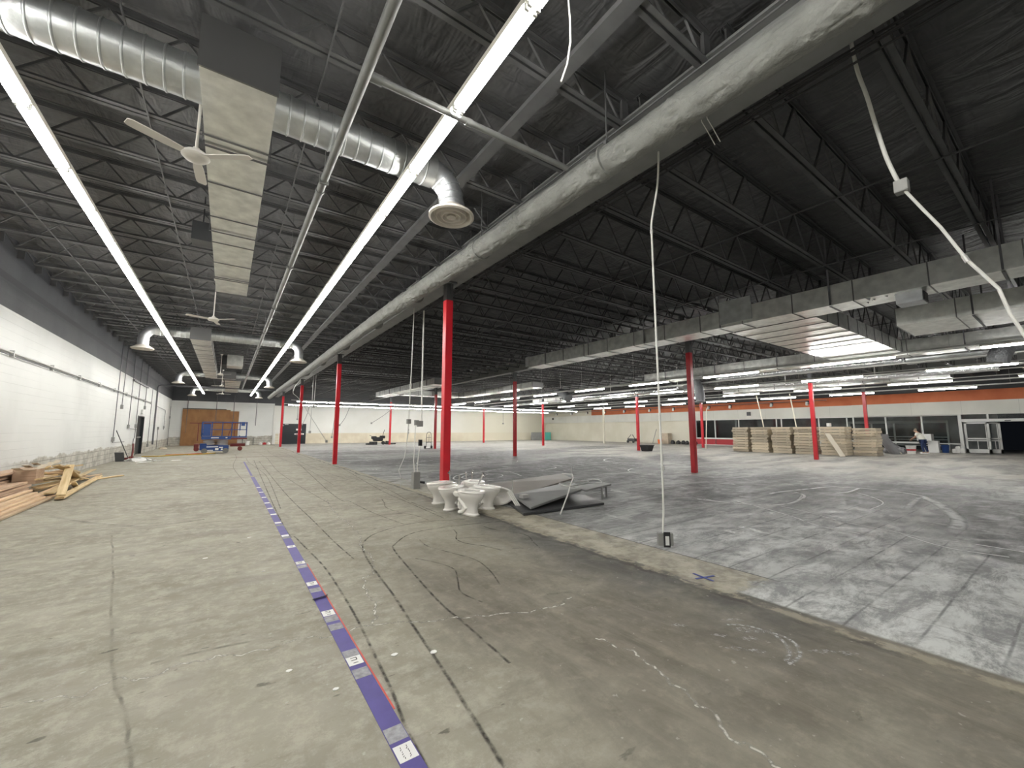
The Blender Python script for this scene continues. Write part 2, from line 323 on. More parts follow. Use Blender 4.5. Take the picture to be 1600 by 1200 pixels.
# ------------------------------------------------------------------ mesh helpers
class MB:
    def __init__(s): s.v = []; s.f = []; s.mi = []; s.uv = {}
    def add(s, vs, fs, mi=0):
        b = len(s.v); s.v += [tuple(p) for p in vs]
        for q in fs: s.f.append(tuple(b+i for i in q)); s.mi.append(mi)
        return s
    def box(s, x0, x1, y0, y1, z0, z1, mi=0, M4=None):
        vs = [Vector((x, y, z)) for z in (z0, z1) for y in (y0, y1) for x in (x0, x1)]
        if M4: vs = [M4 @ v for v in vs]
        return s.add(vs, [(0, 2, 3, 1), (4, 5, 7, 6), (0, 1, 5, 4), (2, 6, 7, 3), (0, 4, 6, 2), (1, 3, 7, 5)], mi)
    def bar(s, a, b, w_, h_, mi=0, up=(0, 0, 1)):
        a = Vector(a); b = Vector(b); d = (b-a); L = d.length; d.normalize(); u = Vector(up)
        if abs(d.dot(u)) > .98: u = Vector((1, 0, 0)) if abs(d.x) < .9 else Vector((0, 1, 0))
        r = d.cross(u).normalized(); u = r.cross(d)
        vs = [p+r*sx*w_/2+u*sz*h_/2 for p in (a, b) for sx, sz in ((-1, -1), (1, -1), (1, 1), (-1, 1))]
        return s.add(vs, [(0, 1, 2, 3), (7, 6, 5, 4), (0, 4, 5, 1), (1, 5, 6, 2), (2, 6, 7, 3), (3, 7, 4, 0)], mi)
    def tube(s, pts, r, n=8, mi=0, cap=True, rf=None):
        pts = [Vector(p) for p in pts]; k = len(pts); vs = []; up = None
        for i, p in enumerate(pts):
            d = (pts[min(i+1, k-1)]-pts[max(i-1, 0)]).normalized()
            if up is None:
                up = Vector((0, 0, 1)) if abs(d.z) < .9 else Vector((1, 0, 0))
            rr = d.cross(up).normalized(); up = rr.cross(d).normalized()
            ri = (rf(i, k) if rf else (r[i] if isinstance(r, (list, tuple)) else r))
            for j in range(n):
                a = 2*pi*j/n; vs.append(p+(rr*cos(a)+up*sin(a))*ri)
        fs = [(i*n+j, i*n+(j+1) % n, (i+1)*n+(j+1) % n, (i+1)*n+j) for i in range(k-1) for j in range(n)]
        if cap: fs += [tuple(reversed(range(n))), tuple(range((k-1)*n, k*n))]
        return s.add(vs, fs, mi)
    def lathe(s, prof, c=(0, 0, 0), n=20, mi=0, sx=1, sy=1):
        vs = [(c[0]+r*cos(2*pi*j/n)*sx, c[1]+r*sin(2*pi*j/n)*sy, c[2]+z) for r, z in prof for j in range(n)]
        k = len(prof)
        fs = [(i*n+j, i*n+(j+1) % n, (i+1)*n+(j+1) % n, (i+1)*n+j) for i in range(k-1) for j in range(n)]
        if prof[0][0] > .001: fs.append(tuple(reversed(range(n))))
        if prof[-1][0] > .001: fs.append(tuple(range((k-1)*n, k*n)))
        return s.add(vs, fs, mi)
    def loft(s, rings, mi=0, cap=(True, True)):
        n = len(rings[0]); vs = [p for r in rings for p in r]; k = len(rings)
        fs = [(i*n+j, i*n+(j+1) % n, (i+1)*n+(j+1) % n, (i+1)*n+j) for i in range(k-1) for j in range(n)]
        if cap[0]: fs.append(tuple(reversed(range(n))))
        if cap[1]: fs.append(tuple(range((k-1)*n, k*n)))
        return s.add(vs, fs, mi)
    def slab(s, cs, t, mi=0):
        cs = [Vector(c) for c in cs]; nn = (cs[1]-cs[0]).cross(cs[3]-cs[0]).normalized()
        if nn.z < 0: nn = -nn
        vs = cs+[c-nn*t for c in cs]
        return s.add(vs, [(0, 1, 2, 3), (7, 6, 5, 4), (0, 4, 5, 1), (1, 5, 6, 2), (2, 6, 7, 3), (3, 7, 4, 0)], mi)

ONES = ['', 'first', 'second', 'third', 'fourth', 'fifth', 'sixth', 'seventh', 'eighth', 'ninth', 'tenth', 'eleventh', 'twelfth', 'thirteenth', 'fourteenth', 'fifteenth', 'sixteenth', 'seventeenth', 'eighteenth', 'nineteenth']
def nth(k):
    if k < 20: return ONES[k]
    t = {2: ('twentieth', 'twenty'), 3: ('thirtieth', 'thirty'), 4: ('fortieth', 'forty')}[k//10]
    return t[0] if k % 10 == 0 else t[1]+'-'+ONES[k % 10]
def inview(pts):
    for p in pts:
        d = Vector(p)-Vector((0, 0, 1.5)); c = d.dot(Fv)
        if c > .1 and abs(d.dot(Rv)/c*f_px) < 800 and abs(d.dot(Uv)/c*f_px) < 600: return True
    return False
ORG = {}
def thing(name, label, cat, loc=(0, 0, 0), group=None, rotz=0):
    o = bpy.data.objects.new(name, None); COL.objects.link(o); o.location = loc; o.rotation_euler.z = rotz
    o.empty_display_size = .2; ORG[o.name] = Vector(loc); o['label'] = label; o['category'] = cat
    if group: o['group'] = group
    return o
def obj(name, mb, m, parent=None, smooth=False, label=None, bev=0):
    me = bpy.data.meshes.new(name); og = ORG.get(parent.name, Vector()) if parent else Vector()
    me.from_pydata([tuple(Vector(v)-og) for v in mb.v], [], mb.f)
    for x in (m if isinstance(m, (list, tuple)) else [m]): me.materials.append(M[x] if isinstance(x, str) else x)
    me.polygons.foreach_set('material_index', mb.mi)
    if mb.uv:
        ul = me.uv_layers.new(name='UVMap')
        for p in me.polygons:
            for li in p.loop_indices: ul.data[li].uv = mb.uv.get(me.loops[li].vertex_index, (0, 0))
    me.validate(); me.update()
    import bmesh
    bm = bmesh.new(); bm.from_mesh(me); bmesh.ops.recalc_face_normals(bm, faces=bm.faces)
    if bev: bmesh.ops.bevel(bm, geom=[e for e in bm.edges if e.is_manifold and e.calc_face_angle(0) > .5], offset=bev, segments=2, affect='EDGES', clamp_overlap=True)
    bm.to_mesh(me); bm.free()
    if smooth:
        me.polygons.foreach_set('use_smooth', [True]*len(me.polygons))
        try: me.set_sharp_from_angle(angle=radians(40))
        except Exception: pass
    o = bpy.data.objects.new(name, me); COL.objects.link(o)
    if parent: o.parent = parent; ORG[o.name] = og
    if label: o['label'] = label
    return o
def solo(name, mb, m, label, cat, group=None, smooth=False, kind=None, bev=0):
    """a one-mesh thing; its origin goes to the middle of its foot"""
    xs = [v[0] for v in mb.v]; ys = [v[1] for v in mb.v]; zs = [v[2] for v in mb.v]
    c = Vector(((min(xs)+max(xs))/2, (min(ys)+max(ys))/2, min(zs)))
    mb.v = [tuple(Vector(v)-c) for v in mb.v]
    o = obj(name, mb, m, smooth=smooth, bev=bev); o.location = c; o['label'] = label; o['category'] = cat
    if group: o['group'] = group
    if kind: o['kind'] = kind
    return o
def struct(name, mb, m, parent=None, smooth=False):
    o = obj(name, mb, m, parent, smooth)
    if not parent: o['kind'] = 'structure'
    return o
def dup(root, loc, rotz=None, label=None, group=None, scale=None):
    r = root.copy(); COL.objects.link(r); r.location = loc
    if rotz is not None: r.rotation_euler = (0, 0, rotz)
    if scale: r.scale = scale
    if label: r['label'] = label
    if group: r['group'] = group
    for ch in list(root.children):
        c = ch.copy(); COL.objects.link(c); c.parent = r
        for g in list(ch.children):
            d = g.copy(); COL.objects.link(d); d.parent = c
    return r

# ------------------------------------------------------------------ the setting
XL, XR, YB, YF, ZT = -4.3, 40.5, 48.8, -9.0, 5.9
fl = MB(); fl.add([(XL-.3, YF-.3, 0), (50, YF-.3, 0), (50, YB+.3, 0), (XL-.3, YB+.3, 0)], [(0, 1, 2, 3)])
def smoothpts(p, k=6):
    p = [Vector((a, b, 0)) for a, b in p]; out = []
    for i in range(len(p)-1):
        p0 = p[max(i-1, 0)]; p1 = p[i]; p2 = p[i+1]; p3 = p[min(i+2, len(p)-1)]
        for j in range(k):
            t = j/k; out.append(.5*((2*p1)+(p2-p0)*t+(2*p0-5*p1+4*p2-p3)*t*t+(3*p1-p0-3*p2+p3)*t**3))
    out.append(p[-1]); return out
RZ = [.0008]
def ribbon(p, w_, mi, k=6, jit=0):
    q = smoothpts(p, k); b = len(fl.v); L = 0; RZ[0] += .00006
    if jit: q = [v+Vector(((noise.noise(v*9+Vector((9, 0, 0)))+.5*noise.noise(v*25))*jit*.7, (noise.noise(v*10)+.5*noise.noise(v*27))*jit*.7, 0)) for v in q]
    for i, v in enumerate(q):
        d = (q[min(i+1, len(q)-1)]-q[max(i-1, 0)]).normalized(); r = Vector((d.y, -d.x, 0))
        if i: L += (q[i]-q[i-1]).length
        for s_, u in ((-1, -1), (0, 0), (1, 1)): # edge, middle, edge
            fl.uv[len(fl.v)] = (L, u); fl.v.append(tuple(v+r*s_*w_/2+Vector((0, 0, RZ[0]))))
    for i in range(len(q)-1):
        for j in (0, 1):
            fl.f.append((b+i*3+j, b+i*3+j+1, b+i*3+4+j, b+i*3+3+j)); fl.mi.append(mi)
# dark adhesive lines, pale cracks, scuffed arcs (worn into the slab)
ribbon([(1.22, 24), (.85, 8.44), (.9, 6.47), (.98, 5.05), (.97, 4), (.95, 3.46), (.91, 2.85), (.88, 2.44), (.84, 2.08), (.83, 1.6)], .032, 1)
ribbon([(1.38, 22.9), (1.25, 11.6), (1.28, 7.6), (1.29, 6), (1.32, 5.1)], .028, 1)
ribbon([(2.84, 21.9), (2.14, 10.5), (2.23, 9.1), (2.28, 7.7), (2.42, 6.47)], .03, 1)
ribbon([(3.9, 17.7), (3.29, 10.8), (3.19, 8.3), (3.14, 6.5)], .03, 1)
ribbon([(3.9, 6.1), (3.33, 6.24), (2.85, 6.41), (2.39, 6.39), (1.89, 6.13), (1.63, 5.79), (1.51, 5.42), (1.42, 4.75), (1.35, 3.82), (1.29, 3.27), (1.24, 2.74), (1.21, 2.43), (1.18, 2.17), (1.1, 1.5)], .036, 1)
ribbon([(3.8, 5.75), (3.13, 5.87), (2.63, 5.9), (2.25, 5.79), (1.93, 5.43), (1.83, 5.2), (1.73, 4.42), (1.65, 3.68), (1.62, 3.28), (1.62, 3.0), (1.6, 2.3)], .034, 1)
for x0, y0, y1 in ((1.75, 9, 30), (2.5, 12, 34), (2.0, 3.2, 4.7), (2.35, 3.4, 5.5), (2.75, 6.5, 9), (3.05, 13, 32), (1.05, 9, 26), (3.5, 4.2, 5.6), (2.8, 4.4, 5.7), (3.35, 7, 14), (.45, 14, 30)):
    ribbon([(x0+.12*sin(i*1.3+x0*5), y0+(y1-y0)*i/5) for i in range(6)], .026, 1)
for x0, y0, x1, y1 in ((2.1, 8.6, 2.5, 8.7), (2.5, 3.0, 2.9, 2.8), (2.5, 7.0, 2.8, 7.1), (2.7, 5.2, 3.1, 5.0), (2.9, 4.4, 3.2, 4.3)):
    ribbon([(x0, y0), ((x0+x1)/2, (y0+y1)/2+.03), (x1, y1)], .07, 4)
ribbon([(1.88, 9.77), (1.72, 8.12), (1.7, 6.87), (1.66, 6.11), (1.52, 5.56), (1.49, 4.93), (1.35, 4.49), (1.25, 4.37), (1.18, 4.08), (1.15, 3.74), (1.1, 3.52), (1.03, 3.35)], .03, 2, k=14, jit=.07)
ribbon([(-1.6, 3.9), (-.64, 3.45), (-.45, 3.51), (-.3, 3.43), (-.15, 3.49), (.05, 3.46), (.26, 3.4), (.5, 3.41), (.72, 3.34)], .03, 2, k=14, jit=.07)
ribbon([(.86, 3.36), (1.03, 3.33), (1.27, 3.21), (1.47, 3.11), (1.63, 3.04), (2.34, 2.78), (2.61, 2.83)], .03, 2, k=14, jit=.07)
ribbon([(2.3, 2.2), (2.35, 1.87), (2.31, 1.7), (2.26, 1.52), (2.23, 1.37), (2.19, 1.26), (2.14, 1.15), (2.14, 1.04), (2.16, .8)], .03, 2, k=14, jit=.07)
ribbon([(-1.24, 8.2), (-.89, 6.14), (-.63, 4.5), (-.45, 3.5), (-.36, 3.17), (-.25, 2.62), (-.15, 2.0)], .03, 4, jit=.02)
ribbon([(-.3, 3.62), (.1, 3.6), (.5, 3.52)], .05, 4)
ribbon([(-2.4, 10.5), (-1.6, 9.3), (-.9, 8.6), (-.2, 8.7)], .12, 4)
# turning arcs ground into the right slab
ribbon([(10.7, 4.53), (11.12, 4.53), (12.34, 4.31), (13.2, 4.15), (13.55, 3.7), (13.6, 3.04), (13.14, 2.38), (12.17, 1.98), (11.04, 1.64)], .16, 3)
ribbon([(12.9, 2.3), (12.17, 1.98), (11.04, 1.64), (10.08, 1.41), (9.24, 1.33)], .3, 3)
ribbon([(11.02, 3.98), (10.36, 3.8), (9.67, 3.71), (9.11, 3.82), (8.86, 4.1), (8.63, 4.55), (8.54, 5.06)], .13, 3)
ribbon([(10.6, 4.5), (11.1, 4.5), (11.42, 4.31), (11.04, 3.96), (10.5, 3.8)], .12, 3)
ribbon([(12.1, 3.66), (12.5, 3.55), (13.5, 3.6)], .12, 3); ribbon([(12.56, 3.4), (12.08, 3.02), (11.25, 2.62), (10.14, 2.56)], .06, 3)
ribbon([(12.75, 2.35), (11.53, 2.25), (10.9, 2.19)], .16, 3)
ribbon([(8.97, 4.46), (8.54, 3.68), (8.16, 3.11), (7.74, 2.6), (7.66, 2.08)], .09, 3)
ribbon([(9.09, 3.67), (8.86, 3.16), (8.4, 2.46), (8.27, 1.93), (8.1, 1.51), (8.21, 1.04), (8.17, .5)], .08, 3)
ribbon([(8.09, 1.69), (7.68, 1.2), (7.72, .7)], .1, 3)
ribbon([(7.0, 12.75), (6.22, 12.04), (5.8, 11.34), (5.9, 10.9), (6.3, 10.4)], .1, 3)
ribbon([(7.62, 12.3), (6.9, 12.2), (6.2, 11.6), (6.3, 11.0), (7, 10.7)], .09, 3)
ribbon([(6.5, 12.3), (7.5, 12.7), (8.37, 12.53), (8.3, 11.64), (7.98, 10.82)], .1, 3)
ribbon([(5.3, 14.5), (6.3, 13.1), (7.2, 12.5), (8.6, 13.2), (10.2, 13.4), (11, 12.6), (10, 12.1), (8.2, 12.2)], .1, 3)
ribbon([(7.0, 11.6), (7.48, 11.95), (7.7, 11.6), (7.47, 11.18), (7.1, 10.95)], .07, 3)
for cx, cy, rx, ry, a0, a1 in ((3.15, 1.45, .28, .2, -1.9, 1.2), (3.05, 1.55, .36, .27, -1.5, .9), (14, 9, 2.2, 1.6, 0, 4), (18, 13, 3, 2, 1, 5), (9.5, 17, 2.5, 2, 2, 6)):
    ribbon([(cx+rx*cos(a0+(a1-a0)*i/6), cy+ry*sin(a0+(a1-a0)*i/6)) for i in range(7)], .045 if rx < 1 else .12, 6 if rx < 1 else 3)
for cx, cy, k in ((3.32, 1.83, 4), (3.22, 1.72, 4), (3.12, 1.62, 4), (3.02, 1.75, 3), (3.3, 1.62, 3), (2.92, 1.6, 3), (2.9, 2.02, 3), (3.35, 1.25, 4), (3.45, 1.15, 4), (3.0, 1.5, 3)):
    for q in range(k): ribbon([(cx+.028*q, cy-.012*q), (cx+.03+.028*q, cy-.04-.012*q), (cx+.045+.028*q, cy-.08-.012*q)], .016, 6)
ribbon([(.3, 26.9), (1.5, 26.6), (3.32, 26.04)], .35, 5)
ribbon([(-2.4, 31.5), (-1, 30.6), (.2, 30.9)], .3, 5)
floor = struct('floor', fl, ['floor', 'mk_dark', 'mk_white', 'mk_chalk', 'mk_grey', 'mk_red', 'mk_fine'])

cm = MB(); nx, ny = 150, 230
x0, x1 = XL-.1, 44.8
for j in range(ny+1):
    for i in range(nx+1):
        x = x0+(x1-x0)*i/nx; y = YF-.1+(YB+.2-YF)*j/ny
        sag = .045*abs(sin((y-.94)*pi/1.1)); wr = noise.noise(Vector((x*1.3, y*1.7, 2)))*.035
        cm.v.append((x, y, ZT-sag+wr))
for j in range(ny):
    for i in range(nx):
        a = j*(nx+1)+i; cm.f.append((a, a+1, a+nx+2, a+nx+1)); cm.mi.append(0)
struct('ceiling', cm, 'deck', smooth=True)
def wallbox(name, b, m): return struct(name, MB().box(*b), m)
wl = MB()
dY0, dY1 = 32.2, 34.45    # doorway in the left wall
wl.box(XL-.2, XL, YF, dY0, 0, ZT).box(XL-.2, XL, dY1, YB, 0, ZT).box(XL-.2, XL, dY0, dY1, 2.32, ZT)
struct('wall_left', wl, 'wall_left')
wallbox('wall_back_block', (XL-.2, 4.0, YB, YB+.2, 0, ZT), 'wall_back').name = 'wall_back'
wb = MB().box(4.0, 41.5, YB-.02, YB+.2, 0, ZT)
o = struct('wall_back_cream', wb, 'wall_cream'); o.name = 'wall_rear'
wallbox('wall_front', (XL, XR+4, YF-.2, YF, 0, ZT), 'wall_cream')
# storefront wall: recessed infill, header, kick panel
struct('wall_right', MB().box(40.62, 40.8, 24.25, YB, 0, 2.56), 'wall_store')
hd = MB().box(40.42, 40.85, 10.68, YB, 2.55, ZT).box(40.2, 40.85, YF, 10.68, 2.55, ZT)
o = struct('wall_right_header', hd, 'header'); o.name = 'wall_right_upper'
struct('trim_1', MB().box(40.38, 40.41, 10.68, 47.3, 2.5, 2.56), 'conduit_white')
struct('wall_storefront', MB().box(40.5, 40.7, 15.5, 24.0, .06, .6), 'redkick').name = 'wall_right_lower'
struct('trim_2', MB().box(40.45, 40.72, 7.0, 24.0, .6, .68).box(40.45, 40.72, 13.0, 24.0, 0, .06), 'frame')
struct('trim_3', MB().box(40.45, 40.7, 24.0, 24.25, 0, 2.55), 'frame')
# glazing units: each window = mullion frame + panes
wins = [(24.0, 21.85), (21.85, 19.5), (19.5, 15.8), (15.8, 13.0), (13.0, 10.7), (10.7, 8.78), (8.78, 6.85), (6.85, 5.05)]
for i, (a, b) in enumerate(wins):
    fm = MB(); z0 = .66 if b > 6.9 else .55
    fm.box(40.5, 40.66, b, b+.09, 0, 2.56).box(40.5, 40.66, b, a, 2.49, 2.56).box(40.5, 40.66, b, a, z0, z0+.07)
    if i == 0: fm.box(40.5, 40.66, a-.09, a, 0, 2.56)
    if i in (2, 4): fm.box(40.5, 40.66, b+.42, b+.5, z0, 2.5)
    wo = struct('window_%d' % (i+1), fm, 'frame')
    g = struct('glass', MB().box(40.57, 40.585, b+.09, a, z0+.07, 2.49), 'glass', wo)
    if b > 6.9 and b < 15.5: struct('lower_glass', MB().box(40.57, 40.585, b+.09, a, .03, z0), 'glass', wo)
# vestibule beyond the glass
struct('wall_vestibule', MB().box(45.2, 45.4, 3.8, 20, 0, 2.9).box(40.9, 45.4, 19.9, 20.1, 0, 2.9), 'darkwall').name = 'wall_right_outer'
struct('ceiling_vestibule', MB().box(40.85, 45.4, 3.5, 20, 2.75, 2.85), 'darkwall').name = 'trim_4'
# sliding entrance door
dr = MB().box(40.28, 40.5, -2, 5.05, 2.06, 2.24).box(40.3, 40.55, 4.95, 5.1, 0, 2.56).box(40.3, 40.5, 3.75, 3.83, 2.24, 2.55)
do = struct('door_1', dr, 'frame')
def leaf(y0, y1, x, name='door_leaf'):
    m = MB(); t = .06
    for a, b in ((y0, y0+.1), (y1-.1, y1)): m.box(x, x+t, a, b, .03, 2.03)
    m.box(x, x+t, y0, y1, 1.93, 2.03).box(x, x+t, y0, y1, .03, .28).box(x, x+t, y0, y1, .92, 1.0).box(x, x+t, y0, y1, .8, .86)
    m.box(x, x+t, y0+.12, y0+.16, .3, 1.9).box(x, x+t, (y0+y1)/2, (y0+y1)/2+.03, .3, .8)
    l = struct(name, m, 'frame', do); struct('glass', MB().box(x+.02, x+.035, y0+.1, y1-.1, .25, 1.95), 'glass', l)
leaf(3.78, 4.86, 40.22); leaf(3.35, 3.9, 40.75)
struct('sensor', MB().box(40.24, 40.3, 2.85, 3.1, 2.1, 2.15), 'dark', do)
struct('transom_glass', MB().box(40.4, 40.41, 3.83, 4.95, 2.24, 2.55).box(40.4, 40.41, -2, 3.75, 2.24, 2.55), 'glass', do)
# second sliding door seen through the glass
d2 = MB().box(44.6, 44.75, 6.2, 12.2, 2.05, 2.25)
for y in (6.2, 7.6, 9.2, 10.6, 12.1): d2.box(44.6, 44.7, y, y+.1, 0, 2.1)
for z in (.75, .95, .3): d2.box(44.6, 44.68, 6.3, 12.1, z, z+.06)
struct('door_2', d2, 'frame')
struct('door_opening_dark', MB().box(44.9, 45.1, 6.3, 12.1, 0, 2.1), 'door_backing_black').name = 'door_dark_backdrop'  # black sheet stands in for the darkness beyond the second door
# door in the left wall
d4 = MB().box(XL-.19, XL+.02, dY0, dY0+.07, 0, 2.32).box(XL-.19, XL+.02, dY1-.07, dY1, 0, 2.32).box(XL-.19, XL+.02, dY0, dY1, 2.26, 2.32)
do4 = struct('door_4', d4, 'door_backing_black'); struct('door_leaf', MB().box(XL-.16, XL-.11, dY0+.07, dY1-.07, .01, 2.27), 'door_backing_black', do4)
struct('push_bar', MB().box(XL-.11, XL-.04, dY0+.3, dY1-.3, 1.0, 1.06), 'conduit', do4)
# black double door at the back
d5 = MB().box(4.75, 7.05, YB-.1, YB-.02, 0, 2.12)
do5 = struct('door_5', d5, 'door_backing_black')
struct('door_sign', MB().box(6.1, 6.62, YB-.12, YB-.1, 1.42, 1.6), 'card', do5)
struct('push_bar', MB().box(5.95, 6.85, YB-.17, YB-.1, .97, 1.1), 'card', do5)
struct('red_label', MB().box(6.1, 6.75, YB-.175, YB-.17, 1.0, 1.06), 'redkick', do5)
struct('door_closer', MB().box(5.0, 5.35, YB-.16, YB-.1, 2.0, 2.07).box(6.35, 6.7, YB-.16, YB-.1, 2.0, 2.07), 'conduit', do5)
# exit sign box above the left door
solo('exit_sign', MB().box(XL+.01, XL+.1, 33.0, 33.5, 2.45, 2.7), 'white', 'small white exit sign box over the black door in the left wall', 'sign')
solo('grey_column_pilaster', MB().box(3.95, 4.2, YB-.1, YB-.02, 0, 4.0), 'conduit_white', 'narrow white strip dividing block wall from smooth wall at the back', 'trim')

# ------------------------------------------------------------------ roof steel
GX = [4.1, 13.72, 24.88, 33.53]
gl_names = ['dark steel roof girder over the first column row beside the wrapped duct', 'dark steel roof girder over the second column row, crossing behind the long silver duct',
            'dark steel roof girder over the third column row', 'dark steel roof girder over the fourth column row by the storefront']
for x, lb in zip(GX, gl_names):
    t = thing('roof_girder', lb, 'beam', (x, 20, 4.88))
    obj('bottom_flange', MB().box(x-.17, x+.17, YF+.1, YB-.1, 4.88, 4.91), 'girder', t)
    obj('girder_web', MB().box(x-.012, x+.012, YF+.1, YB-.1, 4.91, 5.45), 'girder', t)
    obj('top_flange', MB().box(x-.17, x+.17, YF+.1, YB-.1, 5.45, 5.48), 'girder', t)
def joist(xa, xb, zb, panel, label, group, mt, endgap):
    zt = 5.8; t = thing('roof_joist', label, 'roof joist', (xa, 0, zb), group)
    a, b = xa+endgap[0], xb-endgap[1]
    m = MB()
    for s_ in (-1, 1): m.box(a, b, s_*.04-.028, s_*.04+.028, zb, zb+.012).box(a, b, s_*.015-.004, s_*.015+.004, zb, zb+.055)
    obj('bottom_chord', m, mt, t)
    m = MB().box(xa+.02, xb-.02, -.055, .055, zt-.012, zt).box(xa+.02, xb-.02, -.02, -.012, zt-.06, zt).box(xa+.02, xb-.02, .012, .02, zt-.06, zt)
    m.box(xa+.02, xa+.14, -.04, -.02, 5.49, 5.75).box(xb-.14, xb-.02, -.04, -.02, 5.49, 5.75)
    obj('top_chord', m, mt, t)
    m = MB(); k = max(2, round((b-a)/panel)); st = (b-a)/k
    for i in range(k):
        x = a+i*st
        m.bar((x, 0, zb+.03), (x+st/2, 0, zt-.03), .024, .024); m.bar((x+st/2, 0, zt-.03), (x+st, 0, zb+.03), .024, .024)
    m.bar((a, 0, zb+.03), (xa+.1, 0, zt-.03), .024, .024); m.bar((b, 0, zb+.03), (xb-.1, 0, zt-.03), .024, .024)
    obj('web', m, mt, t)
    return t
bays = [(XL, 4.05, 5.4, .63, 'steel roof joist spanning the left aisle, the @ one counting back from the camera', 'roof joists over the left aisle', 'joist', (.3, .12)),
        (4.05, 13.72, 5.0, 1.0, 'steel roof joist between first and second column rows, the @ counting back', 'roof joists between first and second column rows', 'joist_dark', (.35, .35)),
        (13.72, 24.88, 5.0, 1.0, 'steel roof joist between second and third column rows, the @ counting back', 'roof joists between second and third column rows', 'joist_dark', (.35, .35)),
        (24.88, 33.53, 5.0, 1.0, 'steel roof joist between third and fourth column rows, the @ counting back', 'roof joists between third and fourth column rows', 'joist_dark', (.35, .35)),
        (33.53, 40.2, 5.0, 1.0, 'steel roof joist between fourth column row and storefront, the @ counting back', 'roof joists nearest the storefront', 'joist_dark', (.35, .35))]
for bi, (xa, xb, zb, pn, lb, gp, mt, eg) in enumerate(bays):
    j0 = joist(xa, xb, zb, pn, lb, gp, mt, eg); first = True; k = 0
    y = .94 if bi == 0 else .78
    while y > -4: y -= 1.1
    while y < YB-.4:
        if inview([(xa+(xb-xa)*q/30, y, z) for q in range(31) for z in (zb, 5.8)]):
            k += 1; lk = lb.replace('@', nth(k))
            if first: j0.location.y = y; j0['label'] = lk; first = False
            else: dup(j0, (xa, y, zb), label=lk, group=gp)
        y += 1.1
for x, z, lb in ((-3.1, 5.38, 'thin bridging angle under the joists beside the left wall'), (-1.05, 5.38, 'thin bridging angle under the joists between left strip light and ceiling fans'),
                 (.62, 5.38, 'thin bridging angle under the joists beside the grey main pipe'), (7.3, 4.98, 'thin bridging angle under the joists just right of the first columns'), (10.2, 4.98, 'thin bridging angle under the joists left of the long silver duct'),
                 (17.5, 4.98, 'thin bridging angle under the joists right of the second columns'), (21.2, 4.98, 'thin bridging angle under the joists left of the third columns')):
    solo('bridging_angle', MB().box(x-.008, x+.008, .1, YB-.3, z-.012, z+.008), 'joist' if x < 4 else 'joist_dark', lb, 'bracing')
t = solo('channel_rail', MB().box(2.66, 2.82, -.5, 40, 5.33, 5.39), 'joist', 'wide flat steel channel under the joists right of the right strip light', 'channel')

# ------------------------------------------------------------------ columns
cl = {(0, 0): 'nearest thick red steel column behind the toilets', (0, 1): 'red column in the left row, second from the camera', (0, 2): 'red column in the left row just right of the black double door',
      (0, 3): 'red column in the left row, farthest, left of the black double door', (1, 0): 'tall dark red column under the long silver duct right of the hanging white conduit', (1, 1): 'red column in the middle of the floor right of the nearest column',
      (1, 2): 'red column just left of the nearest red column, beside the hand truck', (1, 3): 'slim red column near the back wall, right of the black grinding machine', (2, 0): 'bright red column in front of the board stacks',
      (2, 1): 'red column standing in a black tub', (2, 2): 'red column left of the cream column at the far right', (2, 3): 'slim red column far off between the nearest and the middle-floor columns',
      (3, 0): 'red column right of the board stacks by the storefront', (3, 1): 'red column left of the board stacks by the red kick panel', (3, 2): 'cream white steel column before the cream wall'}
redtop = [4.45, 4.32, 3.95, 3.95]
for (i, j), lb in cl.items():
    x = [3.99, 13.72, 24.88, 33.53][i]; y = 8.24+11.0*j
    if (i, j) == (3, 2): x, y = 34.4, 31.2
    h = .085; zt = redtop[i]
    t = thing('steel_column', lb, 'column', (x, y, 0), 'red columns' if (i, j) != (3, 2) else None)
    del_g = True
    if 'group' in t: del t['group']
    obj('painted_shaft', MB().box(x-h, x+h, y-h, y+h, 0, zt), 'red' if (i, j) != (3, 2) else 'cream_paint', t, bev=.008)
    obj('upper_shaft', MB().box(x-h+.003, x+h-.003, y-h+.003, y+h-.003, zt, 4.84), 'colgrey', t)
    obj('cap_plate', MB().box(x-.15, x+.15, y-.15, y+.15, 4.84, 4.879).add([(x, y-.16-.0, 4.84), (x, y-.085, 4.84), (x, y-.085, 4.55), (x+.01, y-.16, 4.84), (x+.01, y-.085, 4.84), (x+.01, y-.085, 4.55)], [(0, 1, 2), (3, 5, 4), (0, 3, 4, 1), (1, 4, 5, 2), (2, 5, 3, 0)]), 'colgrey', t)

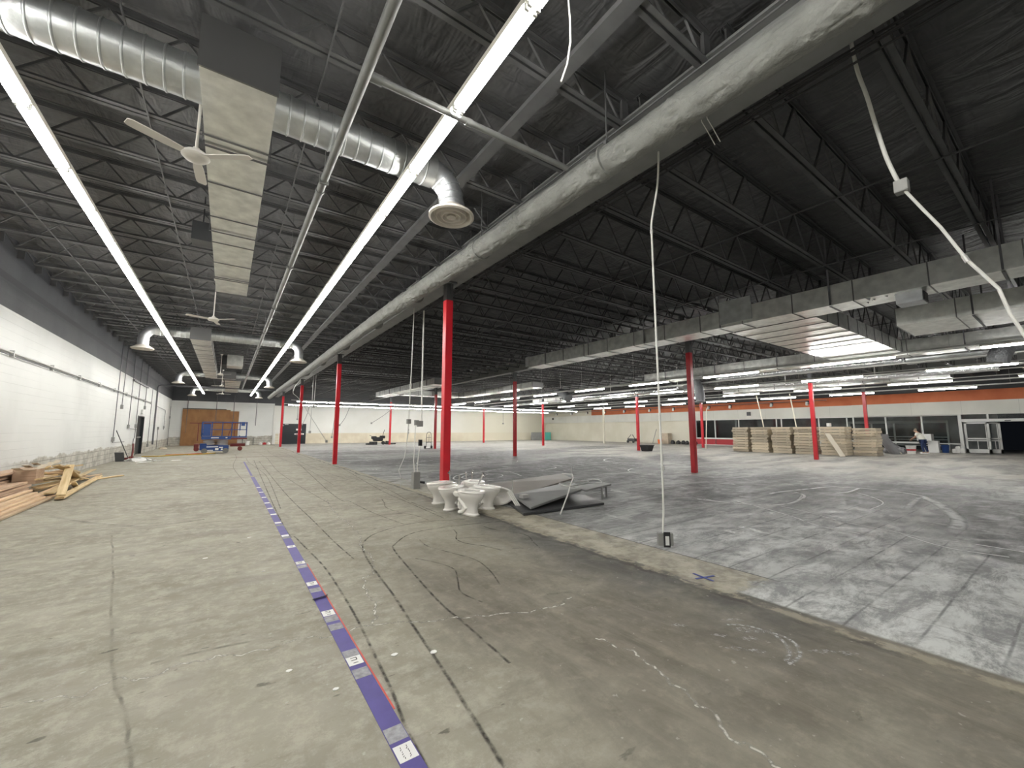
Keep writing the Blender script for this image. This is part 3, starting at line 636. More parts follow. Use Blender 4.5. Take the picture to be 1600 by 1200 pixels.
# ------------------------------------------------------------------ strip lights
def fixture(L, lamp, label, group, name='strip_light'):
    t = thing(name, label, 'ceiling light', (0, 0, 0), group)
    m = MB().box(-.065, .065, .004, L-.004, .0, .06)
    m.box(-.03, .03, .004, L-.004, .06, .085)
    obj('housing', m, 'housing', t)
    for sx in (-.038, .038):
        obj('lamp_tube', MB().tube([(sx, .05, -.03), (sx, L-.05, -.03)], .02, 8), lamp, t, smooth=True)
    for y in (.02, L-.02):
        obj('socket', MB().box(-.062, .062, y-.014, y+.014, -.006, .001).box(-.055, -.022, y-.01, y+.01, -.055, -.006).box(.022, .055, y-.01, y+.01, -.055, -.006), 'white', t)
    return t
strips = [(-1.88, 'left glowing strip nearest the wall', 'lights of the left strip'),
          (1.72, 'right glowing strip beside the wrapped duct', 'lights of the right strip')]
for x, lb, gp in strips:
    f0 = None; y = -7.58; k = 0
    while y < 46:
        if inview([(x, y+q*.2, 4.73) for q in range(7)]): k += 1; lk = 'twin-tube light, %s from the near end of the %s' % (nth(k), lb); g_ = gp
        else: lk = 'twin-tube light of the %s, added unseen behind the camera' % lb; g_ = gp+' behind the camera'  # unseen fixtures extending the strip, added to light the near floor
        if f0 is None: f0 = fixture(1.22, 'lamp', lk, g_); f0.location = (x, y, 4.76)
        else: dup(f0, (x, y, 4.76), label=lk, group=g_)
        y += 1.22
def fix2(label, group):
    t = thing('sales_floor_light', label, 'ceiling light', (0, 0, 0), group)
    obj('housing', MB().box(-.06, .06, 0, 2.44, 0, .06), 'housing', t)
    for y in (0.03, 1.24):
        obj('lamp_tube', MB().tube([(-.036, y, -.03), (-.036, y+1.16, -.03)], .027, 8).tube([(.036, y, -.03), (.036, y+1.16, -.03)], .027, 8), 'lamp_r', t, smooth=True)
    return t
rows = [(18.25, -.75, 4.3, 9, 'first light row right of the long duct'), (23.65, 1.3, 4.47, 8, 'second light row from the long duct'),
        (29.3, -.75, 4.47, 8, 'third light row from the long duct'), (34.8, -1.0, 4.5, 8, 'light row nearest the storefront')]
for x, y0, dy, k, d in rows:
    f0 = None; c_ = 0
    for i in range(k):
        y = y0+dy*i
        if not inview([(x, y+q*.3, 3.95) for q in range(9)]): continue
        c_ += 1; lk = 'hanging twin-tube light, %s along the %s' % (nth(c_), d)
        if f0 is None: f0 = fix2(lk, d); f0.location = (x, y, 3.97)
        else: dup(f0, (x, y, 3.97), label=lk, group=d)
    t = thing('light_rail', 'long metal rail carrying the %s' % d, 'rail', (x, 20, 4.035))
    obj('rail', MB().box(x-.022, x+.022, y0-6, 38, 4.04, 4.08), 'conduit', t)
    for i in range(9): obj('hanger_rod', MB().box(x-.004, x+.004, 2.3+i*4-.004, 2.3+i*4+.004, 4.07, 5.84), 'conduit', t)
for Y, k, d in ((38.2, 13, 'front cross row at the back'), (44.0, 13, 'rear cross row at the back')):
    f0 = None
    for i in range(k):
        x = 4.7+i*2.5
        lb = 'twin-tube light, %s from the left in the %s' % (nth(i+1), d)
        if f0 is None: f0 = fix2(lb, d); f0.rotation_euler.z = -pi/2; f0.location = (x, Y, 3.88)
        else: dup(f0, (x, Y, 3.88), -pi/2, lb, d)
    solo('cross_rail', MB().box(4.3, 38, Y-.02, Y+.02, 3.95, 3.99), 'conduit', 'metal rail carrying the %s' % d, 'rail')

# ------------------------------------------------------------------ spiral ducts and diffusers over the left aisle
def arc(c, r, a0, a1, n_, ax='xz'):
    return [(c[0]+r*cos(a0+(a1-a0)*i/n_), c[1], c[2]+r*sin(a0+(a1-a0)*i/n_)) for i in range(n_+1)]
def spiral_run(t, xa, xb, y, z, r, s):
    """straight run from xa to xb with seams; s is the outward direction"""
    m = MB().tube([(xa, y, z), (xb, y, z)], r, 32); k = int(abs(xb-xa)/.14)
    for i in range(1, k):
        x = xa+(xb-xa)*i/k; m.tube([(x-.012, y, z), (x-.004, y, z), (x+.004, y, z), (x+.012, y, z)], [r+.001, r+.011, r+.011, r+.001], 32)
    obj('round_duct', m, 'galv', t, smooth=True)
def elbow_diff(t, x, y, z, zd, r, s):
    R = .36; pts = arc((x, y, z-R), R, pi/2, pi/2-s*pi/2, 5) if s > 0 else arc((x, y, z-R), R, pi/2, pi, 5)
    pts.append((pts[-1][0], y, zd+.1)); m = MB().tube(pts, r, 24)
    for p, q in zip(pts[:-1], pts[1:]):
        p, q = Vector(p), Vector(q); d = (q-p).normalized(); m.tube([p-d*.007, p+d*.007], r+.008, 24)
    e = obj('elbow', m, 'galv_bright', t, smooth=True); t = e
    xe = pts[-1][0]
    dd = MB().lathe([(r, .14), (.24, .08), (.315, .03), (.32, 0), (.29, -.014), (.275, .0), (.25, .05)], (xe, y, zd), 40)
    dd.lathe([(.225, .04), (.215, -.01), (.2, -.01), (.175, .05)], (xe, y, zd), 40)
    dd.lathe([(.15, .05), (.14, -.012), (.125, -.012), (.1, .05)], (xe, y, zd), 40)
    dd.lathe([(.0, .03), (.06, .02), (.065, -.01), (.05, -.018), (0, -.018)], (xe, y, zd), 32)
    dfo = obj('diffuser', dd, 'diff', t, smooth=True)
    obj('diffuser_throat_shade', MB().lathe([(.0, .06), (.27, .06), (.272, .052), (0, .052)], (xe, y, zd), 32), 'dark', t)  # black disc puts the shade of the recess into the colour
sets = [(4.95, 5.065, 4.5, -.42, .2, -2.35, 2.12, 'nearest'), (18.9, 5.05, 4.32, -1.3, -.7, -2.3, 2.0, 'second'), (32.5, 5.05, 4.38, -1.05, .3, -2.35, 1.95, 'third'), (44.2, 5.05, 4.4, -.3, .62, -2.3, 2.0, 'farthest')]
for (y, z, zd, xl, xr, xa, xb, nm) in sets:
    t = thing('spiral_duct', 'round spiral air duct with elbow and round diffuser, left half of the %s cross run' % nm, 'air duct', (xl, y, z-.23)); r = .205 if nm == 'nearest' else .19
    spiral_run(t, xl, xa, y, z, r, -1); elbow_diff(t, xa+.06, y, z, zd, r-.03, -1)
    t = thing('spiral_duct', 'round spiral air duct with elbow and round diffuser, right half of the %s cross run' % nm, 'air duct', (xr, y, z-.23))
    spiral_run(t, xr, xb, y, z, r, 1); elbow_diff(t, xb-.06, y, z, zd, r-.03, 1)
def rect_duct(label, x0, x1, y0, y1, z0, z1, seam=1.2, mt='galv_dull', name='rectangular_duct', axis='Y', hang=True):
    t = thing(name, label, 'air duct', ((x0+x1)/2, (y0+y1)/2, z0))
    obj('duct_body', MB().box(x0, x1, y0, y1, z0, z1), mt, t)
    fl_ = []; a, b = (y0, y1) if axis == 'Y' else (x0, x1); k = max(1, int((b-a)/seam)); e = .012
    for i in range(k+1):
        q = a+(b-a)*i/k
        if axis == 'Y': fl_.append(MB().box(x0-e, x1+e, q-.01, q+.01, z0-e, z1+e))
        else: fl_.append(MB().box(q-.01, q+.01, y0-e, y1+e, z0-e, z1+e))
    for mm in fl_: obj('seam_flange', mm, 'galv_dark' if mt == 'galv_dull' else mt, t)
    if hang:
        for i in range(max(1, k//2)):
            m = MB()
            q = a+(b-a)*(i+.5)/max(1, k//2)
            if axis == 'X': m.box(q-.01, q+.01, y0-.02, y0-.012, z0, 5.84)
            if axis == 'Y':
                m.box(x0-.03, x0-.024, q-.015, q+.015, z0, 5.84); m.box(x1+.024, x1+.03, q-.015, q+.015, z0, 5.84); m.box(x0-.03, x1+.03, q-.02, q+.02, z0-.028, z0-.022)
            obj('hanger_strap', m, 'conduit_dark', t)
    return t
rect_duct('large flat rectangular duct right of the nearest ceiling fan', -.42, .2, 4.35, 11.8, 4.8, 5.3, 1.05)
rect_duct('rectangular duct leading back from the second cross run', -1.3, -.7, 18.6, 32.2, 4.8, 5.24, 1.2)
rect_duct('rectangular duct box joining the third cross run', -1.05, .3, 32.3, 32.75, 4.82, 5.27, 1)
rect_duct('rectangular duct at the farthest cross run before the back wall', -.3, .62, 33.2, 43.8, 4.8, 5.2, 1.3)
t = thing('ceiling_heater', 'boxy grey ceiling air unit with dark grille beside the third fan', 'air unit', (.1, 25.5, 4.8))
obj('unit_body', MB().box(-.2, .5, 25.2, 26.4, 4.78, 5.35), 'galv_dull', t, bev=.02)
m = MB().box(-.45, -.2, 25.3, 26.3, 4.82, 5.3)
for i in range(6): m.box(-.47, -.45, 25.3, 26.3, 4.85+i*.07, 4.88+i*.07)
obj('grille', m, 'dark', t)
solo('smoke_hood', MB().box(-.75, -.45, 9.05, 9.35, 4.95, 5.3).box(-.61, -.59, 9.15, 9.25, 5.3, 5.84), 'panel_dark', 'small dark box hanging left of the large flat duct', 'box')

# ceiling fans
def fan(x, y, z, ang, label):
    t = thing('ceiling_fan', label, 'ceiling fan', (x, y, z))
    obj('down_rod', MB().tube([(x, y, z+.05), (x, y, 5.35)], .014, 10), 'fan', t, smooth=True)
    obj('motor', MB().lathe([(0, .09), (.03, .09), (.045, .05), (.09, .04), (.12, .015), (.125, -.01), (.1, -.035), (.04, -.045), (0, -.045)], (x, y, z), 32), 'fan', t, smooth=True)
    obj('canopy', MB().lathe([(.012, 0), (.05, .02), (.06, .07), (0, .07)], (x, y, 5.28), 20), 'fan', t, smooth=True)
    for k in range(3):
        a = ang+k*2*pi/3; m = MB(); R = Matrix.Translation((x, y, z)) @ Matrix.Rotation(a, 4, 'Z') @ Matrix.Rotation(radians(10), 4, 'X')
        ring = []
        for xx, w_ in ((.09, .035), (.14, .04), (.26, .05), (.44, .052), (.54, .05), (.57, .035)):
            ring.append([R @ Vector((xx, w_, .004)), R @ Vector((xx, w_, -.004)), R @ Vector((xx, -w_, -.004)), R @ Vector((xx, -w_, .004))])
        m.loft(ring); obj('blade', m, 'fan', t)
# blade directions measured from the photo
fan(-.455, 5.2, 4.385, radians(87), 'white three-bladed ceiling fan nearest the camera beside the large duct')
fan(-.45, 12.57, 4.28, radians(80), 'white three-bladed ceiling fan just beyond the end of the large flat duct')
fan(-.43, 25.3, 4.3, radians(80), 'small white ceiling fan under the boxy grey air unit')
fan(-.42, 32.0, 4.3, radians(40), 'small white ceiling fan below the third cross duct')
fan(-.44, 39.2, 4.3, radians(10), 'farthest small white ceiling fan before the back wall')

# grey main pipe and branch
t = thing('sprinkler_main', 'long grey pipe running between the fans and the right strip light', 'pipe', (.88, 20, 4.85))
m = MB().tube([(.815, -1, 4.67), (.815, 38.5, 4.67)], .047, 16)
for i in range(13): m.tube([(.815, i*3.1-.6, 4.67), (.815, i*3.1-.55, 4.67)], .057, 16)
obj('main_pipe', m, 'pipe', t, smooth=True)
for i in range(12):
    y = i*3.3+2.04; obj('hanger', MB().box(.811, .819, y-.01, y+.01, 4.7, 5.84).box(.76, .87, y-.015, y+.015, 4.61, 4.73), 'pipe', t)
t = thing('sprinkler_branch', 'grey branch pipe crossing under the joists toward the wrapped duct', 'pipe', (2.2, 3.5, 4.68))
obj('branch_pipe', MB().tube([(.84, 3.48, 4.7), (3.3, 3.5, 4.78)], .033, 14), 'pipe', t, smooth=True)
obj('coupling', MB().tube([(.84, 3.48, 4.7), (.97, 3.48, 4.704)], .045, 14), 'pipe', t, smooth=True)
obj('coupling', MB().tube([(1.85, 3.49, 4.733), (1.92, 3.49, 4.735)], .04, 14), 'pipe', t, smooth=True)

# canvas-wrapped duct along the first girder
pth = [(3.6, -2.5), (3.57, .9), (3.52, 2.0), (3.49, 4.1), (3.46, 6.75), (3.36, 11.3), (3.36, 24.2), (3.3, 38.5), (3.3, 46.5)]
pts = [];
for i in range(len(pth)-1):
    (xa, ya), (xb, yb) = pth[i], pth[i+1]; k = max(4, int((yb-ya)/.035)) if yb < 12 else int((yb-ya)/.25)
    for j in range(k):
        u = j/k; pts.append(Vector((xa+(xb-xa)*u, ya+(yb-ya)*u, 4.67)))
pts.append(Vector((3.3, 46.5, 4.67)))
m = MB(); nseg = 64; vs = []
for i, p in enumerate(pts):
    for j in range(nseg):
        a = 2*pi*j/nseg; q = Vector((cos(a), p.y, sin(a)))
        ca, sa = cos(a), sin(a)
        rr = .172+.008*noise.noise(Vector((ca*1.5, p.y*2.2, sa*1.5)))
        w1 = noise.noise(Vector((ca*1.3+7, p.y*7+ca*1.5, sa*1.3))); rr -= .008*max(0, w1-.1)
        w2 = abs(noise.noise(Vector((ca*1.6, p.y*3.1+sa*1.1, sa*1.6+3)))); rr -= .012*max(0, .12-w2)/.12
        cr_ = abs(((p.y+.5*noise.noise(Vector((0, p.y*.4, 0)))) % 1.35)-.67)
        if cr_ < .12: rr += (.004+.04*noise.noise(Vector((ca*2.5, p.y*19+ca*3, sa*2.5))))*(1-cr_/.12)
        vs.append((p.x+cos(a)*rr, p.y, p.z+sin(a)*rr))
k = len(pts); m.v = vs
for i in range(k-1):
    for j in range(nseg): m.f.append((i*nseg+j, i*nseg+(j+1) % nseg, (i+1)*nseg+(j+1) % nseg, (i+1)*nseg+j)); m.mi.append(0)
m.f.append(tuple(range(nseg))); m.mi.append(0); m.f.append(tuple(range((k-1)*nseg, k*nseg))); m.mi.append(0)
t = thing('wrapped_duct', 'long grey canvas-wrapped round duct hanging beside the first girder', 'air duct', (3.4, 20, 4.37))
obj('duct_wrap', m, 'wrap', t, smooth=True)
for y in (3.0, 5.9, 8.9, 12, 16, 20.5, 25, 30, 35, 40): obj('hanger_rod', MB().bar((3.48, y, 4.85), (3.48, y, 5.84), .012, .012).box(3.44, 3.52, y-.025, y+.025, 4.84, 4.9), 'joist', t)
for y in (3.0, 5.9, 8.9, 12, 16, 20.5, 25, 30): obj('hanger_band', MB().tube([(3.48, y-.01, 4.67), (3.48, y+.01, 4.67)], .186, 24), 'wrap', t)
# conduits clipped along the girder, both sides
cz = [(3.83, 5.03), (3.86, 5.14), (3.84, 5.3), (3.8, 4.95)]
for i, (x, z) in enumerate(cz):
    solo('girder_conduit', MB().tube([(x, -2, z), (x, 46, z)], .011, 8), 'joist', ['middle thin conduit low on the left face of the first girder', 'second-highest thin conduit on the left face of the first girder', 'topmost thin conduit on the left face of the first girder', 'lowest thin conduit on the left face of the first girder'][i], 'conduit')
for i, (x, z) in enumerate(((4.4, 4.93), (4.46, 4.91), (4.52, 4.94), (4.5, 4.86), (4.37, 4.86))):
    pp = [(x+.012*sin(y*1.7+i*2), y, z+.03*noise.noise(Vector((i*3, y*.8, 0)))) for y in [q*.5-2 for q in range(90)]]
    solo('cable_run', MB().tube(pp, .011, 6), 'cable', 'black cable, %s strung beside the right edge of the first girder' % nth(i+1), 'cable', 'black cables along the right side of the first girder')

# ------------------------------------------------------------------ ducts over the sales floor
t = rect_duct('long silver rectangular duct running over the second column row', 10.6, 11.35, -3.0, 13.85, 4.2, 4.65, 1.12, 'galv_dull')
obj('torn_end', MB().box(10.58, 10.62, 13.8, 14.05, 4.25, 4.66).box(11.1, 11.34, 13.8, 13.98, 4.2, 4.24).box(10.62, 10.85, 13.82, 13.95, 4.18, 4.21), 'galv', t)
m = MB(); random.seed(3)
for i in range(26):
    x = 10.6+random.random()*.35; y = 1.65+random.random()*.8; z = 4.18+random.random()*.1
    m.slab([(x, y, z), (x+.1, y+.04, z-.05*random.random()), (x+.08, y+.12, z+.05), (x-.02, y+.1, z)], .004)
obj('torn_patch', m, 'foil', t)
obj('access_panel', MB().box(10.55, 10.59, 4.62, 5.42, 4.27, 4.87), 'galv', t)
t = thing('duct_takeoff', 'short torn silver box hanging below the long rectangular duct', 'air duct', (10.9, 1.7, 4.0))
obj('takeoff_box', MB().box(10.72, 11.15, 1.62, 2.0, 3.98, 4.2), 'galv_bright', t); obj('takeoff_mouth', MB().box(10.78, 11.1, 1.6, 1.63, 4.0, 4.17), 'dark', t)
rect_duct('silver cross duct joining the long rectangular duct to the parallel one', 11.37, 19.15, 3.55, 5.55, 4.2, 4.62, .75, 'galv_dull', axis='X', hang=False)
rect_duct('silver rectangular duct parallel to the first light row', 19.2, 19.95, -2.0, 14.3, 4.12, 4.62, 1.3, 'galv_dull')
rect_duct('silver rectangular duct hanging between the long duct and the parallel one', 13.2, 15.0, -2.5, 2.5, 4.02, 4.45, .9, 'galv_dull')
rect_duct('far silver duct left of the nearest red column', 10.1, 11.0, 22.5, 34.3, 4.25, 4.62, 1.1, 'galv_dull')
rect_duct('far silver duct right of the nearest red column', 16.0, 16.9, 20.5, 31.0, 4.25, 4.6, 1.1, 'galv_dull')
rect_duct('far silver cross duct near the back wall', 11.1, 15.9, 30.5, 31.4, 4.2, 4.6, 1.0, 'galv_dull', axis='X', hang=True)
rect_duct('silver duct near the storefront lights', 31.0, 31.8, 4.0, 16.0, 4.3, 4.7, 1.2, 'galv_dull')
rect_duct('silver duct at the far end of the second light row', 25.8, 26.6, 16.0, 33.0, 4.2, 4.6, 1.2, 'galv_dull')
def foil_tube(pts, r, m_, label, n_=20, amp=.12, rib=False):
    P = []; pts = [Vector(p) for p in pts]
    for a, b in zip(pts[:-1], pts[1:]):
        k = max(2, int((b-a).length/.07)); P += [a.lerp(b, i/k) for i in range(k)]
    P.append(pts[-1]); m = MB()
    m.tube(P, [r*(1+amp*noise.noise(p*4)+(.05 if (rib and i % 2) else 0)) for i, p in enumerate(P)], n_)
    t = thing('flexible_duct', label, 'flexible duct', pts[-1]); obj('duct_skin', m, m_, t, smooth=True)
    for q in (0, len(P)//2) if abs(pts[0].z-pts[-1].z) < .3 else (0,):
        c = P[q]; obj('hanger_strap', MB().box(c.x-.008, c.x+.008, c.y-.02, c.y+.02, c.z, 5.84), 'conduit', t)
    return t
foil_tube([(21.6, 11.4, 4.25), (21.6, 8, 4.28), (21.6, 4.0, 4.25)], .14, 'foil', 'long crumpled foil duct between first and second light rows')
foil_tube([(21.6, 3.9, 4.25), (21.6, 1.2, 4.25)], .2, 'galv', 'smooth grey round duct joined to the crumpled foil duct')
foil_tube([(20.3, 11.9, 4.1), (20.25, 11.7, 3.7), (20.15, 11.6, 3.3), (20.1, 11.55, 2.95)], .22, 'flexdark', 'dark ribbed flexible duct hanging down behind the second-row column', rib=True)
foil_tube([(20.9, .9, 4.3), (20.7, 1.35, 4.25), (20.5, 1.5, 3.95), (20.5, 1.55, 3.7)], .26, 'flexdark', 'dark round flexible duct bending down at the far right', rib=True)
foil_tube([(20.3, 22.6, 4.3), (20.2, 22.0, 4.1), (20.0, 21.4, 3.75)], .3, 'flexdark', 'short dark flexible duct hanging between the far light rows', rib=True)
foil_tube([(26.5, 10.0, 4.15), (26.5, 2, 4.15)], .15, 'foil', 'crumpled foil duct between second and third light rows')
foil_tube([(24.3, 15.5, 4.2), (24.3, 27, 4.2)], .16, 'foil', 'long foil duct beside the third-row columns')
for i, (x, z) in enumerate(((18.9, 4.15), (20.6, 4.0), (25.2, 4.12), (28.2, 4.25), (31.9, 4.1), (35.4, 4.1))):
    solo('overhead_pipe', MB().tube([(x, -3, z), (x, 36, z)], .04, 10), 'conduit', 'long thin silver pipe between the light rows, %s from the long duct' % nth(i+1), 'pipe', 'thin silver pipes between the light rows', smooth=True)
# small spot heads along the storefront header
for i, y in enumerate((13.3, 16.0, 19.6, 21.7, 25.6, 28.6, 32.2, 35.3, 38.4, 41.4, 44.5)):
    if i == 0: pass
    t = thing('track_spotlight', 'small spotlight with white face hanging before the orange band', 'spotlight', (39.2, y, 3.5), 'spotlights before the orange band'); t['label'] = 'small spotlight before the orange band, %s from the right' % nth(i+1)
    obj('spot_can', MB().tube([(39.25, y, 3.9), (39.25, y, 3.62)], .11, 14), 'dark', t, smooth=True)
    obj('spot_face', MB().tube([(39.13, y, 3.8), (39.05, y, 3.55)], .1, 14), 'white', t, smooth=True)
solo('spotlight_track', MB().box(39.2, 39.3, 12, 46, 3.88, 3.93).box(39.24, 39.26, 20, 20.02, 3.9, 5.84).box(39.24, 39.26, 35, 35.02, 3.9, 5.84), 'conduit_dark', 'thin dark track carrying the spotlights before the orange band', 'track')

# ------------------------------------------------------------------ hanging conduits and cables
def conduit(pts, r, m_, label, boxat=None, name='hanging_conduit', n_=10, cat='conduit', boxsz=.1, couple=None):
    t = thing(name, label, cat, pts[-1]); P = pts if len(pts) < 3 else None
    if P is None:
        P = []; q = [Vector(p) for p in pts]
        for i in range(len(q)-1):
            p0 = q[max(i-1, 0)]; p1 = q[i]; p2 = q[i+1]; p3 = q[min(i+2, len(q)-1)]
            for j in range(5):
                u = j/5; P.append(.5*((2*p1)+(p2-p0)*u+(2*p0-5*p1+4*p2-p3)*u*u+(3*p1-p0-3*p2+p3)*u**3))
        P.append(q[-1])
    obj('tube', MB().tube(P, r, n_), m_, t, smooth=True)
    if couple:
        for c in couple: obj('coupling', MB().tube([(c[0], c[1], c[2]-.025), (c[0], c[1], c[2]+.025)], r*1.45, n_), 'conduit', t)
    if boxat:
        x, y, z = boxat; obj('junction_box', MB().box(x-boxsz/2, x+boxsz/2, y-boxsz/2, y+boxsz/2, z-boxsz*.6, z+boxsz*.6), 'box', t, bev=.004)
    return t
# white conduit with outlet box, hanging from the first girder
t = conduit([(4.1, 2.73, 4.88), (4.13, 2.78, 4.5), (4.16, 2.9, 4.1), (4.17, 2.92, 3.95)], .012, 'conduit_white', 'white bent conduit hung from the girder with a twin outlet box just above the floor', couple=[(4.17, 2.92, 3.95), (4.25, 2.95, 1.05)])
obj('straight_tube', MB().tube([(4.17, 2.92, 3.95), (4.25, 2.96, .85), (4.26, 2.97, .55), (4.245, 2.975, .38), (4.25, 2.975, .3)], .012, 12), 'conduit_white', t, smooth=True)
bx, by = 4.27, 2.97; RM = Matrix.Translation((bx, by, 0)) @ Matrix.Rotation(radians(-38), 4, 'Z')
obj('outlet_box', MB().box(-.085, .085, -.035, .035, .17, .31, M4=RM), 'box', t, bev=.004)
obj('faceplate', MB().box(-.03, .045, -.045, -.035, .155, .325, M4=RM), 'dark', t)
obj('receptacle', MB().box(-.012, .03, -.05, -.045, .18, .28, M4=RM), 'card', t)
# thicker conduit upper right with box
ur = [(4.93, 1.04, 5.42), (4.95, 1.02, 5.09), (4.95, .97, 4.77), (4.95, .93, 4.44), (4.95, .88, 4.07), (4.95, .82, 3.79)]
t = conduit(ur, .017, 'conduit_white', 'white flexible conduit hanging upper right with a junction box midway', boxat=(4.95, .8, 3.73), boxsz=.095)
obj('lower_tube', MB().tube([(4.95, .78, 3.68), (4.95, .68, 3.45), (4.95, .59, 3.25), (4.95, .47, 2.92), (4.95, .32, 2.62), (4.95, .28, 2.4), (4.95, .22, 2.2)], .012, 10), 'conduit_white', t, smooth=True)
obj('tube_coupling', MB().tube([(4.95, .48, 2.95), (4.95, .46, 2.89)], .018, 10), 'conduit', t)
# loose white cable at top centre
solo('loose_cable', MB().tube([(2.05, 2.05, 5.3), (2.0, 2.08, 4.95), (2.02, 2.08, 4.75), (2.03, 2.09, 4.55), (2.0, 2.1, 4.35), (1.96, 2.13, 4.2)], .007, 8), 'conduit_white', 'loose white cable end dangling right of the right strip light', 'cable', smooth=True)
for dx in (0, .06):
    solo('wire_stub', MB().tube([(3.95, 2.05+dx, 4.885), (3.98, 2.05+dx, 4.8), (4.1, 2.06+dx, 4.76), (4.25, 2.06+dx, 4.66)], .005, 6), 'conduit_white', 'short cut wire end poking out under the wrapped duct', 'wire', 'cut wire ends under the wrapped duct')
# two drops and floor box by the nearest column
t = conduit([(4.05, 10.5, 4.85), (4.03, 10.5, 3.4), (4.0, 10.5, 2.2), (3.99, 10.5, 1.78)], .014, 'conduit_white', 'thin white drop pipe with drooping cord left of nearest column', boxat=(3.99, 10.5, 1.72), couple=[(3.99, 10.5, 1.5), (3.99, 10.5, 1.42)])
obj('cord', MB().tube([(3.99, 10.5, 1.66), (3.97, 10.5, 1.3), (3.9, 10.48, .8), (3.74, 10.45, .45), (3.8, 10.42, .25), (4.0, 10.4, .2)], .012, 8), 'conduit', t, smooth=True)
t = conduit([(4.3, 10.4, 4.8), (4.3, 10.4, 3.0), (4.31, 10.4, 1.72)], .022, 'conduit_white', 'thicker white drop pipe ending in an angled junction box left of nearest column', boxat=(4.27, 10.4, 1.66), boxsz=.13)
obj('side_box', MB().box(4.12, 4.22, 10.35, 10.45, 1.62, 1.76), 'box', t)
t = thing('floor_box', 'grey electrical box on the floor with two upright pipes left of nearest column', 'electrical box', (4.08, 10.1, 0))
obj('box_body', MB().box(3.99, 4.16, 10.02, 10.2, 0, .42), 'box', t, bev=.006)
obj('upright_pipe', MB().tube([(4.03, 10.1, .42), (4.02, 10.15, .7), (4.14, 10.38, 1.62)], .014, 8), 'conduit_white', t, smooth=True)
obj('upright_pipe', MB().tube([(4.12, 10.1, .42), (4.1, 10.1, .55), (4.2, 10.2, 1.15)], .014, 8), 'conduit_white', t, smooth=True)
obj('switch', MB().box(4.17, 4.25, 10.16, 10.24, 1.08, 1.24), 'dark', t)
obj('side_fitting', MB().tube([(4.16, 10.1, .16), (4.3, 10.05, .14)], .03, 8), 'dark', t)
solo('floor_stub', MB().tube([(3.85, 10.6, 0), (3.85, 10.6, .09), (3.7, 10.8, .1)], .012, 6), 'conduit', 'short bent pipe stub on the floor beside the grey electrical box', 'pipe')
# drops in the distance
for pts, lb in (([(4.15, 27, 4.85), (4.15, 27, 2.71), (4.12, 27, 1.36)], 'grey drop conduit hanging before the back wall left of the second red column'),
                ([(4.3, 27, 4.85), (4.28, 27, 4.0), (4.26, 27, 2.9)], 'second grey drop conduit beside the one left of the second red column'),
                ([(3.4, 26.6, 4.49), (3.05, 26.6, 3.69), (3.5, 26.6, 3.15), (5.0, 26.6, .8)], 'long slanted rod hanging across two red columns at the back'),
                ([(5.7, 38.2, 3.96), (5.6, 38.2, 3.0), (4.96, 37, 1.6)], 'slanted hanging cable right of the black double door'),
                ([(7.84, 38.2, 3.96), (7.75, 38.2, 2.6), (7.55, 38, .85)], 'vertical drop cable with small box before the tan wainscot'),
                ([(9.1, 38.2, 3.96), (8.6, 38, 2.6), (8.15, 38, 1.9)], 'short slanted cable with small plug left of second red column'),
                ([(13.3, 38.2, 3.96), (12.2, 38, 3.0), (10.9, 38, 2.1)], 'slanted cable hanging over the black grinding machine'),
                ([(5.55, 44, 3.96), (5.55, 44, 2.5)], 'thin cable hanging over the black double door'),
                ([(4.4, 44, 3.96), (4.37, 44, 1.9)], 'thin cable hanging left of the black double door'),
                ([(25.6, 38.2, 3.96), (25.6, 38.2, 2.2)], 'thin cable hanging before the cream wall left of the far red column')):
    conduit(pts, .016, 'conduit_dark' if pts[0][1] > 30 else 'conduit', lb, boxat=pts[-1], boxsz=.12, name='hanging_cable', cat='cable')
for pts, lb in (([(31.0, 13.6, 3.95), (31.05, 13.4, 2.6), (31.15, 13.1, .01)], 'cream pole leaning behind the second board stack'), ([(31.0, 11.5, 3.95), (31.05, 11.37, 2.6), (31.15, 11.1, .01)], 'cream pole leaning behind the third board stack'),
                ([(31, 17.35, 3.2), (31, 17.56, .02)], 'thin cream pole standing under the dark hanging flexible duct')):
    solo('cream_pole', MB().tube(pts, .035, 8), 'cream_paint', lb, 'pole', smooth=True)

